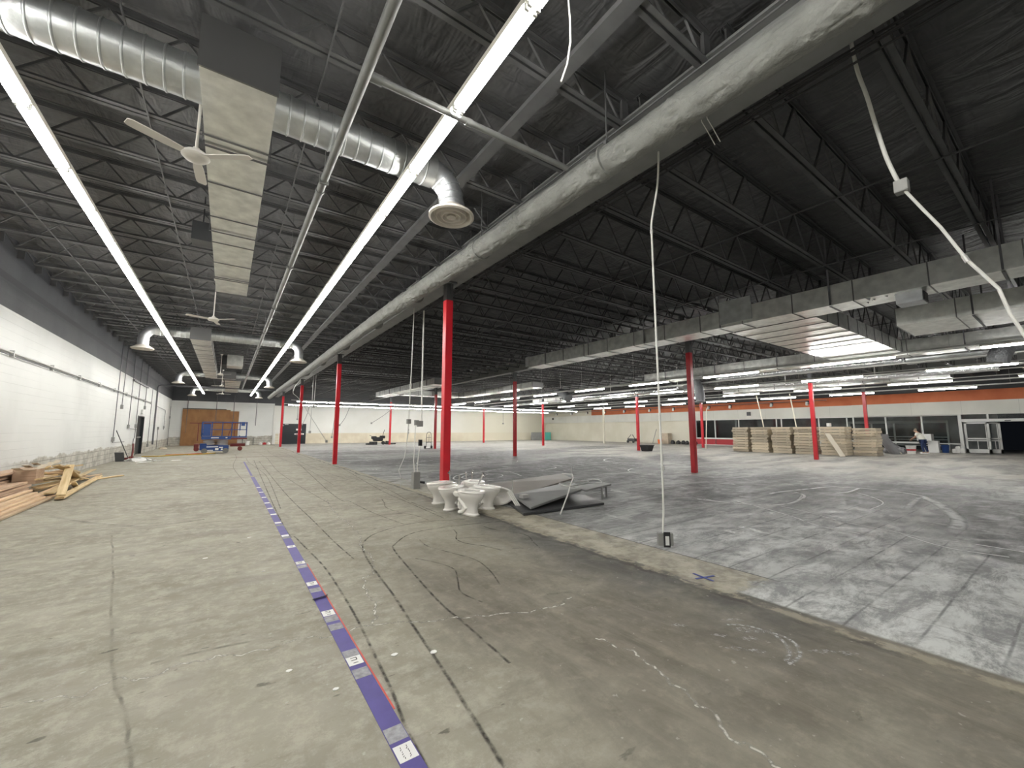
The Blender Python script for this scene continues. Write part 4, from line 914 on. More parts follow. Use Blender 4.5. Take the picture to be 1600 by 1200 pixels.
# ------------------------------------------------------------------ left wall pipes
xw = XL+.05
t = thing('wall_pipe', 'long thin pipe clamped horizontally along the white block wall', 'pipe', (xw, 20, 3.25))
obj('pipe_run', MB().tube([(xw, -3, 3.3), (xw, 35.9, 3.3)], .022, 10), 'conduit', t, smooth=True)
obj('second_run', MB().tube([(xw, -3, 3.23), (xw, 35.9, 3.23)], .012, 8), 'conduit_dark', t, smooth=True)
m = MB()
for i in range(14): m.box(XL+.001, xw+.03, i*2.7+1-.02, i*2.7+1+.02, 3.2, 3.36)
obj('clamp', m, 'conduit', t)
wc = [([(xw, 26.0, 5.6), (xw, 26.0, .9), (xw, 28.6, .87)], 'thin conduit down the left wall turning right near the broom', (xw, 26.0, 1.05)),
      ([(xw, 27.2, 5.6), (xw, 27.15, 2.65)], 'thin conduit down the left wall ending in a small box', (xw, 27.15, 2.6)),
      ([(xw, 29.33, 5.6), (xw, 29.28, 1.57), (xw, 31.7, 1.5)], 'thin conduit down the left wall turning toward the black door', (xw, 29.28, 1.65)),
      ([(xw, 31.48, 5.6), (xw, 31.4, 1.05), (xw, 31.1, .95), (xw, 31.05, .1)], 'thin conduit down the left wall beside the black door', (xw, 31.45, 1.7)),
      ([(xw, 33.8, 5.5), (xw, 33.85, 2.75)], 'thin conduit down the left wall over the exit sign', (xw, 33.85, 2.85)),
      ([(xw, 36.4, 4.3), (xw, 36.4, 1.3), (xw, 36.4, .4)], 'thin conduit just left of the thick elbow pipe', (xw, 36.4, .45)),
      ([(xw, 40.8, 1.6), (xw, 40.8, .05)], 'short conduit with a box low on the far left wall', (xw, 40.8, 1.6)),
      ([(xw, 38.6, 3.2), (xw, 44, 3.1), (xw, 44.2, 2.95), (xw, 44.2, 1.5)], 'conduit across the far left wall dropping to a box', (xw, 44.2, 1.7)),
      ([(xw, 47.9, 3.6), (xw, 47.9, .1)], 'dark conduit in the far left corner', (xw, 47.9, 2.6))]
for pts, lb, b in wc:
    t = thing('wall_conduit', lb, 'conduit', pts[-1]); obj('tube', MB().tube(pts, .016, 8), 'conduit_dark', t); obj('wall_box', MB().box(b[0]-.045, b[0]+.05, b[1]-.07, b[1]+.07, b[2]-.1, b[2]+.1), 'box', t)
solo('elbow_pipe', MB().tube([(XL+.09, 38.3, .45), (XL+.09, 38.3, 4.5), (XL+.12, 38.3, 4.62), (XL+.25, 38.3, 4.69), (3.2, 38.3, 4.69)], .05, 12), 'conduit_dark', 'thick dark pipe rising up the left wall and turning across the ceiling', 'pipe', smooth=True)
solo('wall_tube_light', MB().box(XL+.01, XL+.1, 29.4, 34.4, 4.12, 4.2), 'panel_dark', 'unlit dark strip fixture high on the left wall', 'light fixture')
for x in (-3.1, -.9, .5, 2.4, -.2):
    if x == -.2: continue
    solo('back_wall_conduit', MB().tube([(x, YB-.08, 4.9), (x, YB-.08, 1.2 if x < 1 else 1.9)], .025, 8), 'conduit_dark', 'dark vertical conduit down the back wall, %s from the left' % nth([-3.1, -.9, .5, 2.4].index(x)+1), 'conduit', 'vertical conduits over the plywood')

# plywood covering on the back wall
t = thing('plywood_cover', 'large brown plywood sheets covering an opening in the back wall', 'plywood', (-1.2, YB-.1, 0))
m = MB()
for i in range(4):
    for j, (za, zb) in enumerate(((0, 1.2), (1.203, 2.4), (2.403, 3.3))):
        if i == 3: m.box(-3.45+i*1.23, .95, YB-.09, YB-.03, za, min(zb, 3.3))
        else: m.box(-3.45+i*1.23, -3.45+(i+1)*1.23-.004, YB-.09-.01*(j % 2), YB-.03, za, zb+(.12 if j == 2 else 0))
obj('sheets', m, 'plywood', t); obj('dark_seam_backing', MB().box(-3.44, .94, YB-.029, YB-.021, 0, 3.25), 'door_backing_black', t); obj('top_batten', MB().box(-3.45, -.1, YB-.12, YB-.04, 3.43, 3.5), 'door_backing_black', t)  # black sheet added behind the plywood so the seams read dark

# ------------------------------------------------------------------ taped line on the floor
t = thing('floor_tape', 'long purple tape line stuck to the concrete floor toward the back', 'tape', (.785, 12, .002))
obj('purple_strip', MB().box(.735, .835, .5, 15.5, .0022, .0035), 'tape', t)
obj('purple_strip', MB().box(.75, .81, 15.9, 23, .0022, .0033), 'tape', t)
obj('red_line', MB().box(.838, .847, 2.3, 5.2, .0021, .003), 'tape_red', t)
for y in (2.12, 2.74, 3.0, 3.46, 3.62, 4.33, 5.13, 6.6, 7.5): obj('clear_patch', MB().box(.738, .832, y-.055, y+.055, .0036, .0042), 'tape_clear', t)
obj('lifted_seam', MB().slab([(.72, 4.07, .02), (.85, 4.1, .022), (.85, 4.13, .006), (.72, 4.1, .006)], .001), 'ink', t)
for i, y in enumerate((1.98, 2.9, 3.74, 4.52, 5.28, 6.06, 6.72, 7.7, 8.49, 9.16, 9.87, 10.7, 11.6, 12.6)):
    s_ = .055; dsc = ['nearest', 'second nearest', 'third nearest', 'fourth nearest', 'fifth nearest'][i] if i < 5 else None
    t = thing('paper_card', ('%s small white numbered card on the purple tape' % dsc) if dsc else 'small white card on the purple tape, %s from the camera' % nth(i+1), 'card', (.785, y, .0045), None if dsc else 'white cards on the far part of the purple tape')
    obj('card_sheet', MB().box(.785-.045, .785+.045, y-s_, y+s_, .0045, .0052), 'card', t)
    if i < 6:
        m = MB(); random.seed(i)
        if i in (0,):
            for r_ in range(2):
                for q in range(6): m.bar((.76+r_*.03+random.random()*.012, y-.04+q*.014, .0056), (.772+r_*.03, y-.036+q*.014+random.random()*.008, .0056), .003, .0006)
        else:
            m.bar((.77, y-.03, .0056), (.8, y-.03, .0056), .007, .0006).bar((.765, y+.005, .0056), (.8, y+.005, .0056), .007, .0006).bar((.8, y+.005, .0056), (.8, y+.035, .0056), .006, .0006).bar((.765, y+.035, .0056), (.8, y+.035, .0056), .006, .0006)
        obj('writing', m, 'ink', t)
xm = MB().bar((3.99, 2.44, .004), (4.23, 2.38, .004), .028, .002).bar((4.11, 2.54, .006), (4.07, 2.3, .006), .028, .002)
solo('blue_cross', xm, 'tape_blue', 'small blue tape cross on the tan floor strip', 'tape mark')
for i, (x, y) in enumerate(((.42, 3.02), (.62, 2.66), (1.25, 2.7), (1.02, 2.82), (-.1, 6.1), (.42, 5.2), (.36, 6.9))):
    m = MB(); random.seed(i+50); k = 7; r_ = .012+.01*random.random()
    ring = [(x+r_*cos(2*pi*j/k)*(1+.5*random.random()), y+.7*r_*sin(2*pi*j/k)*(1+.5*random.random())) for j in range(k)]
    m.add([(a, b, .0026) for a, b in ring]+[(a, b, .006) for a, b in ring], [tuple(range(k)), tuple(range(2*k-1, k-1, -1))]+[(j, (j+1) % k, k+(j+1) % k, k+j) for j in range(k)])
    solo('paper_scrap', m, 'card', 'tiny white paper scrap lying on the bare concrete near the purple tape', 'scrap', 'paper scraps on the concrete near the purple tape')

# ------------------------------------------------------------------ toilets
def egg(cx, L, W, z, n_=28, back=.0, sq=1.0):
    """egg outline, nose toward +x"""
    out = []
    for j in range(n_):
        a = 2*pi*j/n_; c, s_ = cos(a), sin(a)
        x = c*L/2*(1.0 if c > 0 else 1.0); y = s_*W/2*(1-.16*c) if sq == 1.0 else (abs(s_)**sq)*(1 if s_ > 0 else -1)*W/2
        out.append((cx+x, y, z))
    return out
def toilet(label, loc, rotz, tilt=None, stems=(), seat=True, lid=False):
    t = thing('toilet', label, 'toilet', (0, 0, 0)); n_ = 28
    rings = [egg(-.03, .46, .2, 0, n_, sq=.55), egg(-.03, .47, .21, .02, n_, sq=.6), egg(-.03, .42, .17, .04, n_, sq=.65), egg(-.03, .4, .16, .12, n_, sq=.7), egg(-.01, .42, .18, .2, n_, sq=.85),
             egg(.02, .5, .27, .27, n_), egg(.03, .56, .34, .33, n_), egg(.03, .585, .365, .375, n_), egg(.03, .58, .36, .39, n_), egg(.045, .5, .3, .392, n_), egg(.05, .43, .25, .36, n_), egg(.03, .3, .17, .26, n_), egg(.0, .12, .08, .2, n_)]
    obj('bowl', MB().loft(rings), 'porcelain', t, smooth=True)
    sh = MB().box(-.33, -.14, -.16, .16, .3, .395); sh.box(-.3, -.2, -.07, .07, .06, .3)
    obj('rear_shelf', sh, 'porcelain', t, smooth=True, bev=.025)
    m = MB()
    trap = [(-.2, .09, .26), (-.1, .1, .2), (-.02, .095, .12), (-.1, .1, .05), (-.2, .09, .03)]
    m.tube(trap, .035, 10).tube([(a, -b, c) for a, b, c in trap], .035, 10)
    obj('trapway', m, 'porcelain', t, smooth=True)
    if seat:
        m = MB(); o1 = egg(.035, .61, .4, .404, n_); i1 = egg(.055, .36, .2, .404, n_); o2 = egg(.035, .59, .385, .43, n_); i2 = egg(.055, .37, .21, .43, n_)
        b = 0; vs = o1+i1+i2+o2; fs = []
        for r_ in range(4):
            for j in range(n_): fs.append((r_*n_+j, r_*n_+(j+1) % n_, ((r_+1) % 4)*n_+(j+1) % n_, ((r_+1) % 4)*n_+j))
        m.add(vs, fs); obj('seat', m, 'seat', t, smooth=True)
    for (x, y, h, a) in stems:
        e = (x+sin(a)*h, y, .4+cos(a)*h)
        obj('flush_valve', MB().tube([(x, y, .39), (x+(e[0]-x)*.4, y, .39+(e[2]-.39)*.4), e], [.018, .016, .022], 10).tube([(e[0]-.03, y, e[2]-.04), (e[0]+.04, y, e[2]-.05)], .016, 8), 'chrome', t, smooth=True)
    t.location = loc; t.rotation_euler = (tilt[0] if tilt else 0, tilt[1] if tilt else 0, rotz); ORG[t.name] = Vector((0, 0, 0))
    return t
toilet('front white porcelain toilet of the pile, closest to the camera', (3.66, 6.5, 0), radians(-80))
toilet('white toilet facing left beside the foot of the nearest red column', (3.6, 7.12, 0), radians(-155), stems=[(-.22, .0, .22, -.1)])
toilet('rearmost white toilet facing left, half hidden against the red column', (3.72, 7.85, 0), radians(-172), stems=[(-.2, .03, .25, .05)])
toilet('white toilet right of the front one with a slanting chrome pipe', (4.17, 6.82, 0), radians(-68), stems=[(-.2, .0, .3, .5)])
toilet('white toilet standing behind the front one with upright chrome valves', (4.36, 7.6, 0), radians(-92), stems=[(-.22, -.06, .2, -.2), (-.22, .06, .22, .1)])
toilet('white toilet bowl lying on its side right of the others', (4.72, 7.25, .19), radians(-30), tilt=(radians(90), 0), seat=False)
m = MB()
for i in range(3): m.box(-.012+i*.03, .012+i*.03, -.02, .02, 0, .36, M4=Matrix.Translation((4.7, 6.5, .0)) @ Matrix.Rotation(radians(-38), 4, 'Z') @ Matrix.Rotation(radians(-32), 4, 'Y'))
solo('toilet_seat_rest', m, 'seat', 'white slatted plastic piece leaning at the right end of the toilets', 'plastic piece')

# ------------------------------------------------------------------ pile of partition panels
def panel(label, cs, t_, m_, cat='panel'):
    return solo('partition_panel', MB().slab(cs, t_), m_, label, cat, bev=.004)
panel('dark panel lying lowest on the floor with black edge', [(4.75, 6.9, .05), (4.35, 5.85, .05), (6.3, 5.75, .05), (6.75, 6.8, .05)], .04, 'panel_dark')
panel('large brown-grey panel lying at the back of the pile', [(5.45, 8.75, .17), (8.1, 9.0, .24), (7.15, 7.55, .3), (4.9, 6.95, .14)], .035, 'panel_brown')
panel('light grey panel with black edge lying in front of the brown one', [(4.85, 6.9, .2), (7.0, 7.45, .24), (6.4, 6.35, .27), (4.6, 5.95, .11)], .04, 'panel_grey')
t_ = panel('dark grey panel sticking out at the right of the pile on two short brackets', [(6.3, 6.75, .26), (7.3, 6.75, .3), (7.15, 6.3, .3), (6.2, 6.15, .26)], .035, 'panel_grey')
for x, y in ((7.1, 6.4), (6.8, 6.25)):
    solo('panel_bracket', MB().bar((x, y, .0), (x-.02, y, .26), .05, .012), 'conduit', 'small metal bracket under the right panel of the pile', 'bracket', 'brackets under the right panel')
solo('white_cable_loop', MB().tube([(7.3, 8.1, .36), (7.0, 7.4, .42), (6.6, 6.95, .4), (6.1, 6.5, .36), (5.5, 5.95, .25), (4.95, 5.55, .02)], .014, 8), 'conduit_white', 'white cable curving over the panel pile to the floor', 'cable', smooth=True)
solo('flex_cable_coil', MB().tube([(6.1+.5*cos(a/3)+.2*a/10, 6.45+.22*sin(a/3), .36+.02*sin(a)) for a in range(0, 26)], .012, 6), 'conduit', 'grey flexible cable coil lying on the right end of the panel pile', 'cable', smooth=True)
solo('upright_pipe_stub', MB().tube([(8.6, 9.1, 0), (8.6, 9.1, .45)], .02, 8).tube([(8.6, 9.1, 0), (8.6, 9.1, .03)], .07, 8), 'conduit', 'short upright pipe stub standing behind the panel pile', 'pipe')
solo('metal_bracket', MB().box(4.72, 4.86, 6.35, 6.48, .2, .26), 'conduit', 'small metal fitting on the left corner of the panel pile', 'fitting')
solo('thin_floor_rod', MB().tube([(4.75, 6.75, .15), (4.75, 6.75, .5)], .006, 6), 'conduit', 'thin upright rod at the left corner of the panel pile', 'rod')

# ------------------------------------------------------------------ scissor lift
t = thing('scissor_lift', 'blue scissor lift parked before the plywood at the back', 'scissor lift', (-.5, 32.6, 0)); X0, X1, Y0_, Y1_ = -1.3, .25, 32.2, 33.1
obj('chassis', MB().box(X0+.1, X1-.05, Y0_, Y1_, .14, .5).box(X0, X0+.35, Y0_+.05, Y1_-.05, .2, .62), 'liftblue', t, bev=.02)
for x in (X0+.25, X1-.2):
    for y in (Y0_-.03, Y1_-.09): obj('wheel', MB().tube([(x, y, .16), (x, y+.12, .16)], .16, 18), 'tyre', t, smooth=True)
m = MB()
for y in (Y0_+.1, Y1_-.1):
    for k in range(3): z = .52+.11*k; m.bar((X0+.15, y, z), (X1-.1, y, z+.1), .05, .05).bar((X0+.15, y, z+.1), (X1-.1, y, z), .05, .05)
obj('scissor_arms', m, 'liftgrey', t)
obj('platform', MB().box(X0+.05, X1+.05, Y0_, Y1_, .88, 1.08), 'liftblue', t, bev=.01)
obj('extension_deck', MB().box(X1+.05, 1.15, Y0_+.05, Y1_-.05, .98, 1.06), 'liftblue', t)
m = MB()
for x in (X0+.05, -.75, -.2, .3, .75, 1.12):
    for y in (Y0_+.02, Y1_-.02): m.bar((x, y, 1.05), (x, y, 1.98), .045, .045)
for z in (1.5, 1.98):
    for y in (Y0_+.02, Y1_-.02): m.bar((X0+.05, y, z), (1.12, y, z), .045, .045)
    for x in (X0+.05, 1.12): m.bar((x, Y0_+.02, z), (x, Y1_-.02, z), .045, .045)
obj('guard_rail', m, 'liftblue', t)
obj('gate_panel', MB().box(X0+.02, X0+.5, Y0_-.02, Y0_+.02, 1.15, 1.3).box(X0+.02, X0+.1, Y0_-.02, Y0_+.02, 1.1, 1.95).box(X0+.12, X0+.5, Y0_, Y0_+.02, 1.1, 1.85), 'liftblue', t)
obj('dark_tool_bin', MB().box(X0+.14, X0+.48, Y0_+.1, Y0_+.5, 1.2, 1.88), 'dark', t)
obj('control_box', MB().box(.8, 1.0, Y0_+.0, Y0_+.12, 1.75, 1.95), 'liftblue', t)
obj('placard', MB().box(.72, 1.08, Y0_-.005, Y0_+.0, 1.12, 1.45), 'card', t)
obj('decal', MB().box(-.75, -.35, Y0_-.004, Y0_, .95, 1.01).box(-.95, -.35, Y0_-.004, Y0_, .38, .44).box(-.3, -.1, Y0_-.004, Y0_, .33, .4).box(-.5, -.32, Y0_-.004, Y0_, .2, .33).box(-.2, -.1, Y0_-.004, Y0_, .2, .3).box(-1.05, -.6, Y0_-.004, Y0_, .17, .22).box(.0, .1, Y0_-.004, Y0_, .95, 1.02), 'card', t)
t = thing('red_lift', 'partly hidden dark red lift behind the blue scissor lift', 'lift', (-.3, 36, 0))
obj('red_base', MB().box(-1.75, -1.5, 35.6, 36.4, .1, .5), 'darkred', t); obj('red_rail', MB().bar((-2.1, 36, 1.95), (1.2, 36, 1.95), .05, .05).bar((-1.6, 36, .7), (-1.6, 36, 1.95), .05, .05).bar((0.1, 36, .9), (.4, 36, 2.0), .04, .04).bar((.5, 36, .9), (.5, 36, 1.95), .05, .05).box(-.3, 1.3, 35.7, 36.3, .8, .9), 'darkred', t)
obj('red_wheel', MB().tube([(-1.6, 35.5, .15), (-1.6, 35.65, .15)], .15, 12).tube([(.9, 35.5, .15), (.9, 35.65, .15)], .15, 12).box(.3, 1.2, 35.6, 36.2, .3, .5), 'darkred', t)

# grinder, hand truck, ladder, tub, things by the walls
t = thing('floor_grinder', 'black floor grinding machine standing far back on the floor', 'machine', (12.85, 42, 0))
m = MB().box(12.3, 13.2, 41.7, 42.3, .35, .75).box(12.1, 12.6, 41.8, 42.2, .55, .85).box(12.95, 13.45, 41.8, 42.2, .6, .9); obj('machine_body', m, 'dark', t, bev=.05)
obj('grinding_head', MB().tube([(12.3, 42, 0), (12.3, 42, .3)], .4, 16).box(11.6, 12.3, 41.8, 42.2, 0, .15), 'dark', t)
obj('handle', MB().bar((13.2, 42, .8), (13.4, 42, 1.5), .04, .04).bar((12.2, 42, .8), (11.9, 42, .95), .04, .04), 'dark', t)
obj('wheel', MB().tube([(13.2, 41.6, .18), (13.2, 41.75, .18)], .18, 14), 'dark', t)
solo('machine_hose', MB().tube([(13.4, 42, .1), (13.8, 42, .06), (14.2, 41.8, .06), (14.6, 42, .06)], .06, 8).box(13.6, 13.9, 41.8, 42.2, 0, .35), 'rubber', 'black canister and hose beside the grinding machine', 'hose')
t = thing('hand_truck', 'grey hand truck standing left of the nearest red column at the back', 'hand truck', (13.4, 30.6, 0)); x, y = 13.35, 30.6
pts = [(x-.22, y, .15), (x-.2, y, 1.1)]+[(x-.2*cos(pi*i/6), y, 1.1+.22*sin(pi*i/6)) for i in range(1, 6)]+[(x+.2, y, 1.1), (x+.22, y, .15)]
obj('frame', MB().tube(pts, .02, 8).bar((x-.2, y, .9), (x+.2, y, .9), .03, .03).bar((x-.21, y, .5), (x+.21, y, .5), .03, .03).bar((x, y, .5), (x, y, 1.1), .02, .02), 'panel_dark', t)
for s_ in (-1, 1): obj('wheel', MB().tube([(x+s_*.24, y+.1, .12), (x+s_*.32, y+.1, .12)], .12, 12), 'dark', t)
obj('toe_plate', MB().box(x-.24, x+.24, y-.25, y, .01, .03), 'panel_dark', t)
t = thing('step_ladder', 'white step ladder leaning left of the black double door', 'ladder', (4.35, 48.3, 0))
m = MB().bar((4.12, 48.3, 0), (4.15, 48.5, 1.5), .05, .03).bar((4.52, 48.3, 0), (4.48, 48.5, 1.5), .05, .03)
obj('rails', m, 'white', t); m = MB()
for i in range(5): m.bar((4.13, 48.33+.03*i, .25+.28*i), (4.5, 48.33+.03*i, .25+.28*i), .06, .03)
obj('rungs', m, 'white', t)
m = MB(); x, y = 24.75, 18.7
for (a0, b0, z0), (a1, b1, z1) in ((((-.5), .33, 0), ((-.62), .45, .42)),):
    m.loft([[(x-.24, y-.26, 0), (x+.24, y-.26, 0), (x+.24, y+.26, 0), (x-.24, y+.26, 0)], [(x-0.33, y-.36, .4), (x+0.33, y-.36, .4), (x+0.33, y+.36, .4), (x-0.33, y+.36, .4)],
            [(x-0.35, y-.4, .4), (x+0.35, y-.4, .4), (x+0.35, y+.4, .4), (x-0.35, y+.4, .4)], [(x-0.35, y-.4, .44), (x+0.35, y-.4, .44), (x+0.35, y+.4, .44), (x-0.35, y+.4, .44)],
            [(x-0.31, y-.33, .44), (x+0.31, y-.33, .44), (x+0.31, y+.33, .44), (x-0.31, y+.33, .44)], [(x-0.24, y-.26, .04), (x+0.24, y-.26, .04), (x+0.24, y+.26, .04), (x-0.24, y+.26, .04)]])
tub = solo('black_tub', m, 'dark', 'black plastic tub at the foot of a red column', 'tub'); tub.location.y -= .35; tub.location.x -= .1
# teal and grey boards in the far corner
solo('teal_board', MB().box(39.0, 40.1, 46.9, 46.96, 0, 1.15, M4=None), 'teal', 'teal board standing in the far right corner', 'board')
solo('grey_mesh_gate', MB().box(36.6, 38.9, 47.2, 47.26, 0, 1.15), 'panel_grey', 'grey panel standing left of the teal board', 'board')
# things along the cream wall
t = thing('power_cart', 'grey wheeled cart against the cream wall behind the tub column', 'cart', (39.3, 31.3, 0))
obj('cart_frame', MB().box(39.1, 39.7, 30.8, 31.8, .15, .5).bar((39.2, 30.8, .5), (39.3, 31.2, .95), .05, .05).bar((39.2, 31.8, .5), (39.3, 31.4, .95), .05, .05), 'panel_dark', t); obj('wheel', MB().tube([(39, 30.9, .15), (39.1, 30.9, .15)], .15, 12).tube([(39, 31.7, .15), (39.1, 31.7, .15)], .15, 12), 'dark', t)
solo('orange_bucket', MB().lathe([(.2, 0), (.26, .45), (.27, .47), (0, .47)], (39.0, 27.3, 0), 16), 'orange', 'orange bucket on the floor by the cream wall', 'bucket', smooth=True)
solo('brown_carton', MB().box(39.6, 40.3, 26.7, 27.6, 0, 1.15, M4=None), 'board_tan', 'tan carton behind the orange bucket', 'box')
random.seed(5)
for i in range(5):
    x = 39.4+random.random()*.5; y = 26.2-i*.62; m = MB(); r_ = .2+.07*random.random()
    m.lathe([(r_*.8, 0), (r_, .1), (r_*.85, .25), (r_*.4, .38), (0, .4)], (x, y, 0), 10)
    m.v = [(a+.06*noise.noise(Vector((a*5, b*5, c*5))), b+.06*noise.noise(Vector((b*5, c*5, a*5))), max(0, c+.05*noise.noise(Vector((c*5, a*5, b*5))))) for a, b, c in m.v]
    solo('dark_bag', m, 'dark', 'dark lumpy bag, %s from the left in the row right of the orange bucket' % nth(i+1), 'bag', 'dark bags right of the orange bucket', smooth=True)
solo('grey_plank', MB().bar((39.9, 28.9, 0), (40.3, 28.6, 1.6), .12, .03), 'panel_grey', 'thin grey plank leaning on the cream wall', 'plank')

# ------------------------------------------------------------------ board bundles in stacks
def bundle(w_, d_, h_, seed):
    random.seed(seed); m = MB(); k = 4; hh = h_/k
    for i in range(k):
        jx = random.uniform(-.03, .03); jy = random.uniform(-.025, .025)
        m.box(-d_/2+jx, d_/2+jx, -w_/2+jy, w_/2+jy, i*hh+(.022 if i == 0 else .002), (i+1)*hh-.002)
    for q in (-.3, .3): m.box(-d_/2+.1, d_/2-.1, q*w_-.04, q*w_+.04, 0, .022)
    return m
stacks = [(14.8, 13.67), (13.55, 12.41), (12.26, 11.07), (10.96, 9.85), (9.59, 8.25), (7.95, 6.9)]
ordn = ['leftmost', 'second', 'third', 'fourth', 'fifth', 'rightmost']
sx_ = [29.6, 29.6, 29.6, 29.6, 29.6, 30.6]
for si, (a, b) in enumerate(stacks):
    H = 1.7 if si < 5 else 1.62; k = 10; h = H/k; w_ = a-b-.1; cx = sx_[si]+.6; cy = (a+b)/2
    if si == 5: cy += .25; w_ += .1
    p0 = None
    lb = 'tan fibreboard bundle in the %s board stack by the storefront' % ordn[si]; gp = 'board bundles in the %s stack' % ordn[si]
    for i in range(k):
        random.seed(si*31+i)
        loc = (cx+random.uniform(-.06, .06), cy+random.uniform(-.035, .035), i*h)
        if i < 3:
            o = obj('board_bundle', bundle(w_, 1.2, h, si*7+i), 'stack'); o['label'] = lb; o['category'] = 'boards'; o['group'] = gp; o.location = loc
            if p0 is None: p0 = []
            p0.append(o)
        else:
            o = p0[i % 3].copy(); COL.objects.link(o); o.location = loc
        o['label'] = 'tan board bundle, %s from the floor in the %s board stack' % (nth(i+1), ordn[si])
lb_ = solo('leaning_board', MB().bar((29.25, 9.05, 1.3), (28.75, 8.25, .0), .32, .03), 'board_edge', 'pale board leaning against the fifth board stack', 'board')
solo('pale_small_block', MB().box(29.6, 29.9, 9.0, 9.15, 1.72, 1.92), 'white', 'small white object standing on top of the fifth board stack', 'object')
# clutter between stacks and entrance
solo('white_box', MB().box(34.2, 34.6, 7.9, 8.2, 0, .38), 'white', 'small white box right of the last board stack', 'box')
t = thing('wheeled_dolly', 'grey covered dolly leaning right of the board stacks', 'dolly', (34.8, 7.6, 0))
m = MB(); m.loft([[(34.5+.25*cos(a*pi/5)+s1, 7.75-.1*s2+.3*sin(a*pi/5)-.5*s2, z) for a in range(10)] for s1, s2, z in ((.2, .9, 0), (.15, .6, .35), (.1, .3, .7), (0, 0, 1.0), (0, .0, 1.25))])
obj('cover', m, 'bag', t, smooth=True); obj('leg', MB().bar((34.7, 7.4, .6), (34.6, 6.95, .03), .09, .05), 'board_edge', t)
random.seed(9)
for i, (x, y, r_, h) in enumerate(((35.5, 7.75, .26, .4), (36.3, 7.25, .22, .38), (37.0, 7.75, .35, .5), (35.1, 7.05, .2, .3))):
    m = MB().lathe([(r_*.85, 0), (r_, h*.3), (r_*.95, h*.7), (r_*.5, h), (0, h*1.02)], (x, y, 0), 14)
    m.v = [(a+.07*noise.noise(Vector((a*4, b*4, c*4))), b+.07*noise.noise(Vector((b*4, c*4, a*4))), c) for a, b, c in m.v]
    solo('trash_bag', m, 'bag', ['upper left grey bag of debris left of the bending person', 'grey bag of debris nearest the white bucket', 'largest grey bag of debris behind the white bucket', 'smallest grey bag of debris beside the dolly'][i], 'bag', 'grey bags left of the person', smooth=True)
t = thing('white_bucket', 'white bucket with red label beside the bending person', 'bucket', (36.0, 6.75, 0))
obj('pail', MB().lathe([(.2, 0), (.25, .5), (.265, .52), (0, .5)], (36.0, 6.75, 0), 18), 'white', t, smooth=True); obj('red_label', MB().lathe([(.222, .2), (.232, .3)], (36.0, 6.75, 0), 18), 'redkick', t)
solo('tool_cabinet', MB().box(38.9, 39.4, 5.95, 6.45, 0, .8).box(38.6, 39.4, 6.2, 6.9, .8, 1.25), 'frame', 'pale cabinet behind the bending person', 'cabinet')
solo('blue_bin', MB().lathe([(.16, 0), (.2, .5), (.21, .52), (0, .5)], (39.6, 5.75, 0), 14), 'liftblue', 'blue bin between the person and the sliding door', 'bin', smooth=True)
for i, (y, w_, h, nm) in enumerate(((5.35, .25, .28, 'left'), (5.18, .3, .45, 'middle'), (4.98, .3, .32, 'right'))):
    solo('white_container', MB().box(39.7, 40.0, y-.1, y+.12, 0, h), 'white', '%s one of three white containers left of the sliding door' % nm, 'container', bev=.03)

# ------------------------------------------------------------------ person bending over
def skinned(name, verts, edges, radii, m_, parent, sub=2, root=0):
    me = bpy.data.meshes.new(name); me.from_pydata(verts, edges, []); me.materials.append(M[m_]); o = bpy.data.objects.new(name, me); COL.objects.link(o)
    md = o.modifiers.new('skin', 'SKIN'); md.use_smooth_shade = True; sv = me.skin_vertices[0].data
    for i, r in enumerate(radii): sv[i].radius = (r, r) if not isinstance(r, tuple) else r; sv[i].use_root = (i == root)
    s2 = o.modifiers.new('sub', 'SUBSURF'); s2.levels = s2.render_levels = sub; o.parent = parent
    return o
pp = thing('person', 'person in white t-shirt and jeans bending over beside the bins', 'person', (36.9, 6.35, 0))
# local frame: leaning toward +y (image left); x = depth
V = [(0, 0, .88), (0, .03, 1.02), (0, .11, 1.18), (0, .18, 1.32), (0, .22, 1.38), (0, .27, 1.44), (0, .31, 1.5), # pelvis..head
     (-.1, -.02, .84), (-.11, .02, .46), (-.11, -.06, .08), (-.11, .05, .04),
     (.1, -.02, .84), (.11, -.08, .46), (.11, -.2, .09), (.11, -.09, .04),
     (-.17, .18, 1.28), (-.2, .3, 1.06), (-.16, .46, .95), (-.16, .5, .91),
     (.17, .18, 1.28), (.2, .32, 1.05), (.14, .48, .93), (.14, .53, .89)]
E_ = [(0, 1), (1, 2), (2, 3), (3, 4), (4, 5), (5, 6), (0, 7), (7, 8), (8, 9), (9, 10), (0, 11), (11, 12), (12, 13), (13, 14), (3, 15), (15, 16), (16, 17), (17, 18), (3, 19), (19, 20), (20, 21), (21, 22)]
Rr = [.14, .13, .15, .13, .06, .085, .1, .085, .06, .042, .04, .085, .06, .042, .04, .06, .042, .032, .03, .06, .042, .032, .03]
for sx in (-.16, .14):
    base = 18 if sx < 0 else 22
    for k in range(4):
        o_ = (-.03+k*.02); V += [(sx+o_, .53, .87), (sx+o_*1.1, .55, .835-.005*(k % 2)), (sx+o_*1.1, .54, .81)]; n0 = len(V)-3
        E_ += [(base, n0), (n0, n0+1), (n0+1, n0+2)]; Rr += [.01, .009, .008]
    V += [(sx+.045, .5, .87), (sx+.055, .515, .84)]; n0 = len(V)-2; E_ += [(base, n0), (n0, n0+1)]; Rr += [.011, .009]
bd = skinned('body', V, E_, Rr, 'skin', pp)
obj('nose', MB().lathe([(0, -.02), (.016, -.012), (.01, .015), (0, .025)], (36.9, 6.76, 1.46), 8), 'skin', pp)
